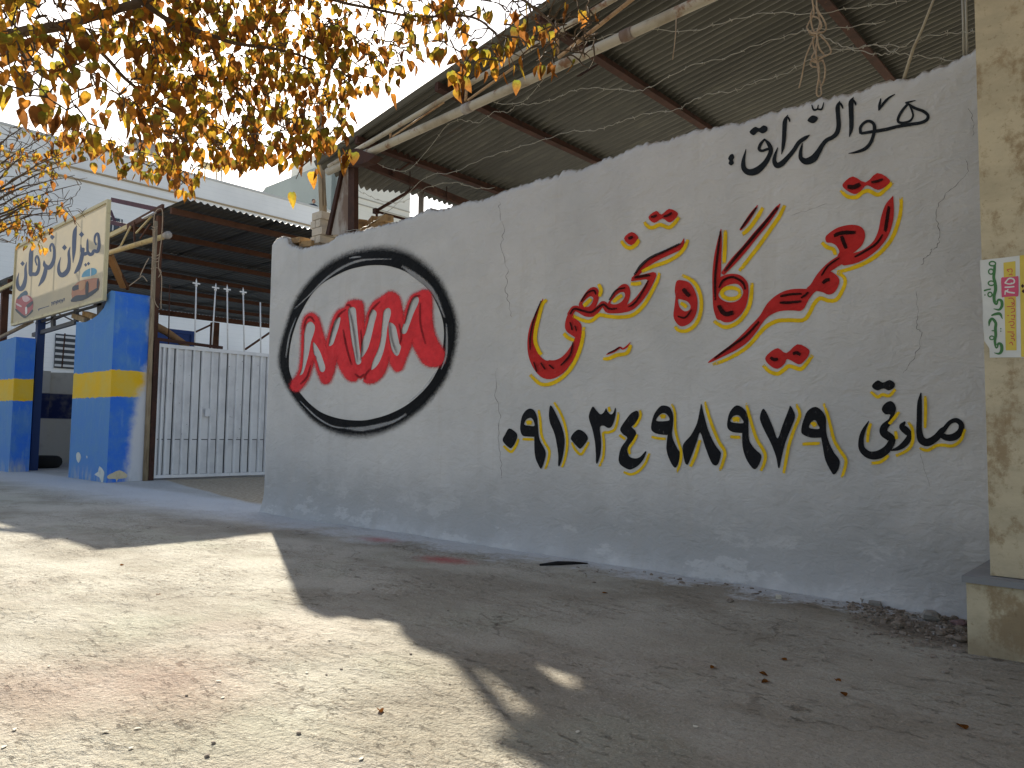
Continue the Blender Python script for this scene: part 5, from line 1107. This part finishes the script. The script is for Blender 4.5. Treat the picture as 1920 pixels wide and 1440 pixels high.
# ================================================================== TREES
def leafmat():
    t = NT('autumn_leaf'); a = t.attr('Col').outputs['Color']; p = t.obj()
    c = t.mix(t.ramp(t.noise(t.pos(), 60, 3, .6), .45, .7, 0, .5), a, (.12, .045, .012))
    d = t.node('ShaderNodeBsdfDiffuse'); t.val(d.inputs[0], c); tr = t.node('ShaderNodeBsdfTranslucent'); t.val(tr.inputs[0], c)
    mx = t.node('ShaderNodeMixShader'); mx.inputs[0].default_value = .58; t.link(d.outputs[0], mx.inputs[1]); t.link(tr.outputs[0], mx.inputs[2]); t.link(mx.outputs[0], t.out.inputs[0]); return t.m
M_leaf = leafmat()
M_bark = simple('grey_brown_bark', (.13, .095, .065), .9, .1, 0, [((.07, .05, .035), 12, .4, .7, .8, 4)], [(40, .6, .01)], 'pos')
edge = [(0, 0.0), (.15, .05), (.29, -.06), (.335, -.26), (.27, -.50), (.14, -.76), (0, -1.0)]
def leaf_geo(r, L, pal):
    fold = r.uniform(.15, .75); curl = r.uniform(-.35, .5); tw = r.uniform(-.35, .35); wdt = r.uniform(.8, 1.12)
    vs_ = []; cs = []
    def pt(x, z):
        y = fold * abs(x) + curl * z * z + tw * x * z; return (x * wdt * L, y * L, z * L)
    mids = [(0, 0), (0, -.30), (0, -.62), (0, -1.0)]
    for x, z in mids: vs_.append(pt(x, z))
    for s in (1, -1):
        for x, z in edge[1:-1]: vs_.append(pt(x * s, z))
    a, b, c = pal
    for v in vs_:
        q = -v[2] / L; e_ = abs(v[0]) / L
        col = [a[i] * (1 - min(q * 1.5, 1)) + b[i] * min(q * 1.5, 1) for i in range(3)]
        k = min(1, max(0, (e_ - .12) * 1.6) + max(0, q - .75) * 1.2); col = [col[i] * (1 - k) + c[i] * k for i in range(3)]
        cs.append((*col, 1))
    fs = []
    for o, flip in ((4, 0), (9, 1)):
        T = [(0, o, o + 1), (0, o + 1, o + 2), (0, o + 2, 1), (1, o + 2, o + 3), (1, o + 3, 2), (2, o + 3, o + 4), (2, o + 4, 3)]
        fs += [t[::-1] if flip else t for t in T]
    return vs_, fs, cs
GRN, YEL, ORG, BRN, DBR = (.19, .22, .03), (.55, .37, .035), (.62, .25, .03), (.30, .12, .03), (.13, .055, .018)
PALS = [(GRN, BRN, DBR), (YEL, BRN, DBR), (GRN, ORG, BRN), (BRN, BRN, DBR), (YEL, ORG, BRN), (BRN, DBR, DBR), (GRN, BRN, BRN), (ORG, BRN, DBR), (GRN, YEL, ORG)]
lr = random.Random(21)
variants = []
for i in range(28):
    v, f, c = leaf_geo(lr, 1.0, PALS[i % len(PALS)])
    me = bpy.data.meshes.new('leaf'); me.from_pydata(v, [], f); me.polygons.foreach_set('use_smooth', [True] * len(f))
    ca = me.color_attributes.new('Col', 'FLOAT_COLOR', 'POINT'); ca.data.foreach_set('color', [x for q in c for x in q]); me.materials.append(M_leaf); me.update()
    variants.append((me, v, f, c))
class LeafCloud:
    def __init__(s): s.items = []
    def add(s, P, L, yaw, tilt, roll, var): s.items.append((Vector(P), L, yaw, tilt, roll, var))
    def mat(s, it):
        P, L, yaw, tilt, roll, var = it
        return Matrix.Translation(P) @ Matrix.Rotation(yaw, 4, 'Z') @ Matrix.Rotation(tilt, 4, 'X') @ Matrix.Rotation(roll, 4, 'Y') @ Matrix.Diagonal((L, L, L, 1))
    def build(s, root, nobj, name='foliage'):
        inv = Matrix.Translation(-Vector(root.location))
        def score(it):
            x, y, z = proj(it[0])
            return -1 if z < .3 or not (0 < x < 1920 and 0 < y < 1440) else it[1] / z
        order = sorted(range(len(s.items)), key=lambda i: -score(s.items[i]))
        for i in order[:nobj]:
            it = s.items[i]; o = bpy.data.objects.new('leaf', variants[it[5]][0]); COL.objects.link(o); o.parent = root; o.matrix_parent_inverse = inv; o.matrix_basis = s.mat(it)
        rest = [s.items[i] for i in order[nobj:]]
        V = []; Fc = []; Cc = []
        for it in rest:
            me, v, f, c = variants[it[5]]; M = np.array(s.mat(it)); o = sum(len(a) for a in V)
            A = np.c_[np.array(v), np.ones(len(v))] @ M.T; V.append(A[:, :3]); Fc += [tuple(i + o for i in q) for q in f]; Cc += c
        if V:
            me = bpy.data.meshes.new(name); me.from_pydata(np.concatenate(V).tolist(), [], Fc); me.polygons.foreach_set('use_smooth', [True] * len(Fc))
            ca = me.color_attributes.new('Col', 'FLOAT_COLOR', 'POINT'); ca.data.foreach_set('color', np.array(Cc).ravel()); me.materials.append(M_leaf); me.update()
            o = link(name, me, None, None); o.parent = root; o.matrix_parent_inverse = inv; o['kind'] = 'stuff'

def grow(nodes, targets, twigs, r0=.0050, gap=.25):
    """attach each target to the nearest node that already carries wood, with a gently bent twig"""
    N = [np.array(n) for n in nodes]; wood = MB()
    A = np.array(N)
    order = sorted(range(len(targets)), key=lambda i: np.min(((A - np.array(targets[i])) ** 2).sum(1)))
    for i in order:
        T = np.array(targets[i]); d = ((A - T) ** 2).sum(1); j = int(np.argmin(d)); S = A[j]; L = math.sqrt(d[j])
        if L < .02: continue
        mid = (S + T) / 2 + np.array([rng.uniform(-1, 1), rng.uniform(-1, 1), rng.uniform(-.2, 1)]) * L * .14
        P = crom([S, mid, T], 3); wood.tube([Vector(q) for q in P], list(np.linspace(r0 * (1 + min(L, .8)), r0 * .45, len(P))), 3, False)
        A = np.vstack([A, np.array([mid, (mid + T) / 2, T])])
    return wood, A

trunk_base = onD(-1150, 900, 4.2); trunk_base.z = 0
tree = empty('autumn_tree', trunk_base, 'big street tree with brown and orange heart-shaped leaves hanging into the top left', 'tree')
def limb(name, pts, r, root, n=9):
    P = [Vector(q) for q in crom([tuple(p) for p in pts], 6)]; rs = np.interp(np.linspace(0, 1, len(P)), np.linspace(0, 1, len(r)), r)
    P = [p + Vector((fbm(p.x * 3, p.z * 3, 1), fbm(p.y * 3, p.x * 3, 2), fbm(p.z * 3, p.y * 3, 5))) * .02 for p in P]
    part(MB().tube(P, list(rs), n), name, M_bark, root, fix=False); return [tuple(p) for p in P]
tt = onD(-700, 250, 4.0)
nodes = []
limb('trunk', [trunk_base, trunk_base + Vector((.05, .05, 1.1)), trunk_base.lerp(tt, .7) + Vector((0, 0, .5)), tt], [.19, .15, .12, .085], tree, 14)
nodes += limb('limb', [tt, onD(-320, 140, 3.9), onD(0, 66, 3.6), onD(110, 50, 3.6), onD(190, 26, 3.6), onD(290, -12, 3.7), onD(430, -90, 3.8), onD(600, -200, 4.0)], [.065, .035, .024, .022, .020, .018, .014, .008], tree)
nodes += limb('branch', [onD(265, -2, 3.7), onD(320, 37, 3.8), onD(367, 60, 3.9), onD(433, 77, 4.0), onD(520, 95, 4.1), onD(600, 118, 4.2), onD(660, 140, 4.3)], [.014, .013, .012, .010, .008, .006, .004], tree)
nodes += limb('branch', [onD(140, 45, 3.6), onD(195, 108, 3.8), onD(255, 165, 4.0), onD(330, 215, 4.2), onD(400, 255, 4.4), onD(470, 285, 4.5)], [.012, .010, .009, .007, .005, .003], tree)
nodes += limb('branch', [onD(430, -90, 3.8), onD(560, -30, 4.0), onD(640, 5, 4.0), onD(760, 28, 4.0), onD(880, 33, 3.9), onD(920, 60, 3.8), onD(945, 95, 3.7)], [.012, .010, .008, .007, .006, .005, .003], tree)
nodes += limb('branch', [onD(600, -200, 4.0), onD(800, -120, 4.0), onD(930, -30, 3.9), onD(1005, 25, 3.8), onD(1040, 50, 3.7), onD(1060, 75, 3.7)], [.012, .010, .008, .007, .005, .003], tree)
nodes += limb('branch', [onD(380, 62, 3.9), onD(420, 130, 4.1), onD(455, 185, 4.2), onD(520, 235, 4.4), onD(590, 262, 4.5)], [.009, .008, .006, .005, .003], tree)
nodes += limb('branch', [onD(20, 62, 3.6), onD(55, 120, 3.5), onD(110, 150, 3.5), onD(140, 205, 3.6)], [.008, .006, .005, .003], tree)
nodes += limb('branch', [tt, onD(-300, -400, 4.0), onD(200, -600, 4.4), onD(700, -800, 4.6), onD(1200, -700, 4.8)], [.06, .04, .03, .02, .01], tree)
nodes += limb('limb', [tt, tt + Vector((1.2, -.6, 1.2)), Vector((-2.4, .9, 4.3)), Vector((-1.0, .6, 4.7)), Vector((1.2, .3, 5.0)), Vector((3.4, -.3, 5.2))], [.07, .055, .04, .03, .02, .01], tree)  # carries the unseen overhead crown added for shade
cloud = LeafCloud(); targets = []
def leafdepth(x, y): return float(np.interp(x, [-400, 0, 130, 260, 600, 900, 1100], [3.2, 3.0, 3.3, 4.0, 4.3, 3.9, 3.8]))
def cluster(x, y, n, D=None, L=.075, spread=.035, hang=.3):
    D = D or leafdepth(x, y) * lr.uniform(.9, 1.12); P = onD(x, y, D); targets.append(tuple(P + Vector((0, 0, .02))))
    for k in range(n):
        o = Vector((lr.gauss(0, spread), lr.gauss(0, spread), lr.uniform(-.05, .01)))
        cloud.add(P + o, L * lr.uniform(.72, 1.22), lr.uniform(0, 6.28), lr.gauss(0, hang), lr.gauss(0, .25), lr.randrange(len(variants)))
ymax = lambda x: float(np.interp(x, [0, 60, 110, 140, 200, 260, 330, 420, 500, 560, 620, 660, 700, 760, 830, 880], [168, 185, 225, 195, 215, 245, 280, 292, 296, 288, 262, 225, 165, 128, 96, 60]))
cnt = 0
while cnt < 920:
    x = lr.uniform(-60, 880); y = lr.uniform(-60, 300)
    if y > ymax(max(x, 0)): continue
    dens = 1.0
    if x < 240: dens = .45
    if x < 240 and y > 85: dens = .16
    if 60 < x < 240 and 140 < y: dens = .10
    if x > 620: dens = .42
    if 250 < x < 600: dens = 1.0 if y > 40 else .7
    if lr.random() > dens: continue
    cluster(x, y, lr.choice((1, 2, 2, 3, 3, 4)), L=.071 if x < 240 else .066); cnt += 1
for x, y, n in ((40, 120, 3), (20, 160, 3), (70, 125, 2), (125, 120, 3), (135, 150, 2), (165, 120, 3), (175, 145, 3), (85, 185, 4), (100, 200, 4), (70, 165, 2), (140, 205, 1), (122, 215, 2), (165, 240, 2), (195, 250, 2), (228, 225, 2), (230, 190, 1)): cluster(x, y, n, 3.0, .076)
for x, y, n in ((905, 15, 2), (930, 10, 2), (962, 8, 2), (975, 22, 2), (992, 2, 1), (1006, 15, 1), (963, 35, 2), (985, 40, 2), (1000, 45, 1), (1014, 55, 1), (970, 60, 1), (990, 65, 2), (1004, 40, 2), (1024, 42, 2), (1030, 50, 1), (1044, 45, 1), (1015, 55, 2), (935, 72, 3), (950, 75, 2), (968, 78, 2), (1000, 80, 1), (1033, 82, 1),
                (912, 95, 3), (930, 100, 2), (945, 95, 3), (890, 78, 3), (875, 92, 3), (862, 105, 2), (880, 112, 3), (900, 118, 2), (913, 118, 3), (940, 122, 2), (962, 125, 1), (975, 140, 1), (980, 108, 2), (1005, 122, 1), (1018, 112, 2), (1036, 104, 1), (1037, 118, 2), (1078, 105, 1), (868, 132, 3), (845, 130, 1), (850, 140, 2), (866, 150, 2), (880, 150, 1), (1085, 10, 2), (1070, 5, 2), (1105, 30, 2), (1060, 10, 1)): cluster(x, y, n, 3.8 * lr.uniform(.96, 1.05), .072, .018, .2)
for x, y, n in ((735, 175, 1), (555, 342, 1), (600, 250, 3), (618, 240, 2), (655, 280, 4), (640, 275, 3), (648, 295, 3), (585, 310, 3), (570, 300, 2), (620, 265, 2)): cluster(x, y, n, 4.2, .08, .022)
for i in range(95):   # sunlit lower fringe, a little farther away
    x = lr.uniform(120, 390); y = 250 + (x - 120) * .30 + lr.gauss(0, 17); cluster(x, y, lr.choice((1, 2, 3)), 5.4 * lr.uniform(.93, 1.07), .072, .03)
for i in range(620):  # bare twig ends
    x = lr.uniform(0, 1120); y = lr.uniform(-40, 130 if x > 640 else ymax(x)); targets.append(tuple(onD(x, y, leafdepth(x, y) * lr.uniform(.92, 1.1))))
for i in range(46):
    x = lr.uniform(1040, 1130); y = lr.uniform(20, 100); targets.append(tuple(onD(x, y, 3.85 * lr.uniform(.96, 1.05))))
for i in range(230):  # the crown goes on above the frame
    x = lr.uniform(-500, 1300); y = lr.uniform(-900, -60); cluster(x, y, 3, leafdepth(x, y) * lr.uniform(.9, 1.4), .08, .06)
over = []
for i in range(2600):  # unseen overhead crown, added to shade the right end of the wall
    a = lr.uniform(0, 6.28); r_ = math.sqrt(lr.random()); P = Vector((1.4 + 4.6 * r_ * math.cos(a), -.3 + 2.6 * r_ * math.sin(a), 4.7 + lr.uniform(-.6, 1.3) * (1 - .4 * r_)))
    if i % 8 == 0: targets.append(tuple(P))
    for k in range(4): cloud.add(P + Vector((lr.gauss(0, .1), lr.gauss(0, .1), lr.gauss(0, .08))), .13 * lr.uniform(.8, 1.25), lr.uniform(0, 6.28), lr.gauss(0, .5), lr.gauss(0, .4), lr.randrange(len(variants)))
for i in range(1100):  # more unseen crown right of the viewpoint, added to darken the wall's right end
    a = lr.uniform(0, 6.28); r_ = math.sqrt(lr.random()); P = Vector((1.5 + 2.2 * r_ * math.cos(a), 2.1 + 1.5 * r_ * math.sin(a), 4.3 + lr.uniform(-.6, .9)))
    if i % 8 == 0: targets.append(tuple(P))
    for k in range(4): cloud.add(P + Vector((lr.gauss(0, .1), lr.gauss(0, .1), lr.gauss(0, .08))), .13 * lr.uniform(.8, 1.25), lr.uniform(0, 6.28), lr.gauss(0, .5), lr.gauss(0, .4), lr.randrange(len(variants)))
wood, _A = grow(nodes, targets, None)
tw = part(wood, 'twigs', M_bark, tree, fix=False); tw['kind'] = 'stuff'
cloud.build(tree, 290)

# second, nearly bare tree at the left edge
b2 = onD(-330, 900, 8.2); b2.z = 0
tree2 = empty('bare_twig_tree', b2, 'nearly bare tree with fine grey twigs and a few orange leaves at the left edge', 'tree')
f2 = onD(-170, 430, 8.0)
limb('trunk', [b2, b2 + Vector((.05, 0, 1.2)), f2], [.13, .11, .09], tree2, 12)
nodes2 = []; cloud2 = LeafCloud(); keep = cloud; cloud = cloud2; targets2 = []
ends = [(60, 225), (120, 240), (150, 275), (165, 300), (140, 330), (150, 345), (120, 300), (95, 262), (135, 372), (145, 395), (120, 405), (60, 430), (30, 455), (90, 425), (40, 300), (75, 345), (110, 350), (20, 250), (100, 385)]
for i, (x, y) in enumerate(ends):
    s0 = onD(-170 + lr.uniform(-10, 20), 430 - i * 4, 8.0); e_ = onD(x, y, 8.0 * lr.uniform(.93, 1.08)); md = onD(-60 + lr.uniform(-15, 15) + x * .25, (430 * .45 + y * .55) + lr.uniform(0, 25), 8.0 * lr.uniform(.97, 1.03))
    nodes2 += limb('branch', [s0, md, md.lerp(e_, .5) + Vector((0, 0, .05)), e_], [.022, .012, .007, .003], tree2, 5)
for i in range(330):
    x = abs(lr.gauss(0, 85)) - 20; y = lr.uniform(230, 455)
    if x > 170 or (y > 430 and x > 90): continue
    targets2.append(tuple(onD(x, y, 8.0 * lr.uniform(.92, 1.09))))
targets_keep = targets; targets = targets2
for x, y, n in ((42, 292, 5), (85, 285, 5), (70, 290, 4), (100, 280, 5), (90, 305, 4), (108, 300, 4), (95, 320, 3), (15, 282, 3), (60, 312, 3), (68, 312, 3), (10, 340, 3), (20, 386, 4), (52, 372, 5), (62, 368, 3), (80, 378, 5), (40, 376, 4), (98, 378, 1), (118, 395, 3), (128, 404, 2), (58, 408, 4), (42, 412, 4), (28, 418, 4), (8, 425, 4), (65, 425, 3), (88, 428, 4), (45, 436, 3), (78, 432, 3), (50, 452, 3), (80, 458, 3), (105, 262, 4), (118, 258, 3), (80, 252, 4), (130, 275, 4), (50, 240, 3), (75, 230, 3), (20, 315, 3), (12, 265, 3), (96, 340, 2)): cluster(x, y, n, 8.0 * lr.uniform(.96, 1.04), .078, .04); cluster(x + lr.gauss(0, 10), y + lr.gauss(0, 8), n, 8.0 * lr.uniform(.96, 1.04), .070, .05)
wood2, _A = grow(nodes2, targets2, None, .0045)
tw = part(wood2, 'twigs', M_bark, tree2, fix=False); tw['kind'] = 'stuff'
cloud2.build(tree2, 200)

# ================================================================== LITTER ON THE GROUND
def stone_mesh(r, seed, flat=.55):
    rr = random.Random(seed); m = MB(); vv = []; nu, nv = 8, 5
    for j in range(nv + 1):
        ph = math.pi * j / nv
        for i in range(nu):
            th = 2 * math.pi * i / nu; k = 1 + rr.uniform(-.22, .22); vv.append((r * k * math.sin(ph) * math.cos(th), r * k * .8 * math.sin(ph) * math.sin(th), r * flat * math.cos(ph) + r * flat * .7))
    m.add(vv, [(j * nu + i, (j + 1) * nu + i, (j + 1) * nu + (i + 1) % nu, j * nu + (i + 1) % nu) for j in range(nv) for i in range(nu)], False); return m
def lit(x, y): return 'sunlit' if x < np.interp(y, [988, 1135, 1200, 1320, 1440], [505, 560, 740, 830, 1100]) and y > 1000 else 'shaded'
def put(o, px, py, rot=None, dz=0.0):
    q = onZ(px, py); o.location = (q.x, q.y, gz(q.x, q.y) + dz); o.rotation_euler = (0, 0, rng.uniform(0, 6.28) if rot is None else rot); return o
M_chip = simple('pale_chip', (.58, .54, .45), .8, .2); M_peb = simple('brown_pebble', (.30, .25, .20), .85, .2, 0, [((.18, .15, .12), 30, .4, .7, .7, 3)]); M_gst = simple('grey_stone', (.26, .25, .23), .85, .2, 0, [((.4, .38, .35), 14, .5, .7, .6, 4)])
for i, (x, y) in enumerate(((410, 1276), (418, 1306), (258, 1365), (245, 1402), (200, 1373), (28, 1365), (8, 1398), (92, 1248), (66, 1166), (677, 1429), (1083, 1373), (618, 1205), (318, 992), (575, 1262), (1304, 1362), (1370, 1147), (978, 1098))):
    m = MB(); rr = random.Random(i); pts = [Vector((math.cos(a) * rr.uniform(.006, .016), math.sin(a) * rr.uniform(.004, .008), 0)) for a in np.linspace(0, 6.28, 8)[:-1]]; m.prism(pts, (0, 0, .002))
    o = put(m.build('pale_chip', M_chip), x, y, dz=.003); o.rotation_euler.x = rr.uniform(-.2, .2)
    tag(o, 'small pale flake lying on the ' + lit(x, y) + ' concrete ground', 'flake', 'pale flakes on the ground')
for i, (x, y) in enumerate(((427, 990), (126, 1012), (350, 1302), (400, 1395), (388, 1420), (612, 1266), (560, 1380), (840, 1146), (700, 1108), (1085, 1065), (1412, 1096), (1500, 1158), (1590, 1175), (640, 1256), (770, 1230), (843, 1285), (940, 1392), (1420, 1250), (1680, 1190), (1850, 1420))):
    tag(put(stone_mesh(rng.uniform(.005, .010), i).build('pebble', M_peb), x, y), 'tiny dark pebble on the ' + lit(x, y) + ' concrete ground', 'pebble', 'dark pebbles on the ground')
o = stone_mesh(.055, 77, .62).build('stone', M_gst); tag(put(o, 1745, 1162, .4), 'rounded grey-brown stone the size of a fist near the pillar', 'stone')
o = stone_mesh(.05, 78, .3).build('stone', simple('maroon_stone', (.20, .13, .13), .85)); tag(put(o, 1798, 1170, .9), 'flat maroon stone beside the black drain pipe', 'stone')
for i, (x, y, sx, rz, lab) in enumerate(((1640, 1137, .075, .2, 'larger grey tile shard at the foot of the wall'), (1619, 1130, .045, 1.1, 'smaller grey tile shard touching the larger shard'), (1460, 1126, .035, .4, 'pale brick chip lying by itself on the shaded ground'))):
    m = MB(); m.box((0, 0, .018), (sx, sx * .55, .022), Matrix.Rotation(.25, 3, 'X'), .15); tag(put(m.build('tile_shard', M_chip if i == 2 else M_gst), x, y, rz), lab, 'shard')
m = MB(); a, b = onZ(1012, 1062), onZ(1102, 1058); m.tube([a + Vector((0, 0, .012)), a.lerp(b, .35) + Vector((0, .015, .018)), a.lerp(b, .7) + Vector((0, .02, .012)), b + Vector((0, 0, .008))], [.008, .016, .013, .004], 6)
tag(m.build('rubber_strip', simple('black_strip', (.012, .012, .013), .7)), 'curved black rubber strip lying near the foot of the wall', 'strip')
for i, (x, y, s) in enumerate(((296, 1114, .05), (1395, 1079, .06), (1552, 1101, .05), (1440, 1276, .06), (1340, 1250, .05), (1810, 1370, .065), (1568, 1274, .05), (1585, 1308, .05), (1012, 1029, .05), (1130, 1112, .055), (1465, 1236, .05), (1425, 1262, .05), (225, 1062, .05), (712, 1330, .05))):
    me = variants[(3, 5, 12, 14, 21, 23)[i % 6]][0]; o = bpy.data.objects.new('fallen_leaf', me); COL.objects.link(o); q = onZ(x, y); o.location = (q.x, q.y, gz(q.x, q.y) + .002); o.scale = (s * .85,) * 3; o.rotation_euler = (math.radians(84), rng.uniform(-.2, .2), rng.uniform(0, 6.28))
    tag(o, 'dry curled fallen leaf on the ' + lit(x, y) + ' concrete ground', 'leaf', 'fallen leaves on the ground')
m = MB(); gr_ = random.Random(9)
for i in range(520):   # rubble and grit swept against wall and pillar
    x = gr_.uniform(1590, 1812) if gr_.random() < .85 else gr_.uniform(1050, 1590); base = np.interp(x, [1050, 1560, 1812], [1052, 1124, 1160]); y = base + gr_.expovariate(1 / 18.0) * (1 if x > 1590 else .5)
    if x > 1690: y += gr_.uniform(0, 48) * gr_.random()
    q = onZ(x, y); r_ = min(.034, .0035 + gr_.expovariate(1 / .0055)); rot = Matrix.Rotation(gr_.uniform(0, 6.28), 3, 'Z') @ Matrix.Rotation(gr_.gauss(0, .35), 3, 'X')
    if gr_.random() < .5: s_ = stone_mesh(r_, i + 500, gr_.uniform(.3, .7))
    else: s_ = MB().box((0, 0, r_ * .2), (r_ * 2 * gr_.uniform(.7, 1.5), r_ * 1.3, r_ * gr_.uniform(.3, .9)), None, gr_.uniform(0, .4))
    m.add([rot @ Vector(v) + Vector((q.x, q.y, gz(q.x, q.y))) for v in s_.v], s_.f)
tag(m.build('rubble', simple('rubble_grit', (.26, .22, .18), .95, .1, 0, [((.14, .115, .09), 25, .4, .65, .8, 3), ((.42, .42, .41), 12, .60, .7, .7, 3)], (), 'pos'), fix=False), 'loose rubble and grit swept against the wall foot near the pillar', 'rubble', kind='stuff')
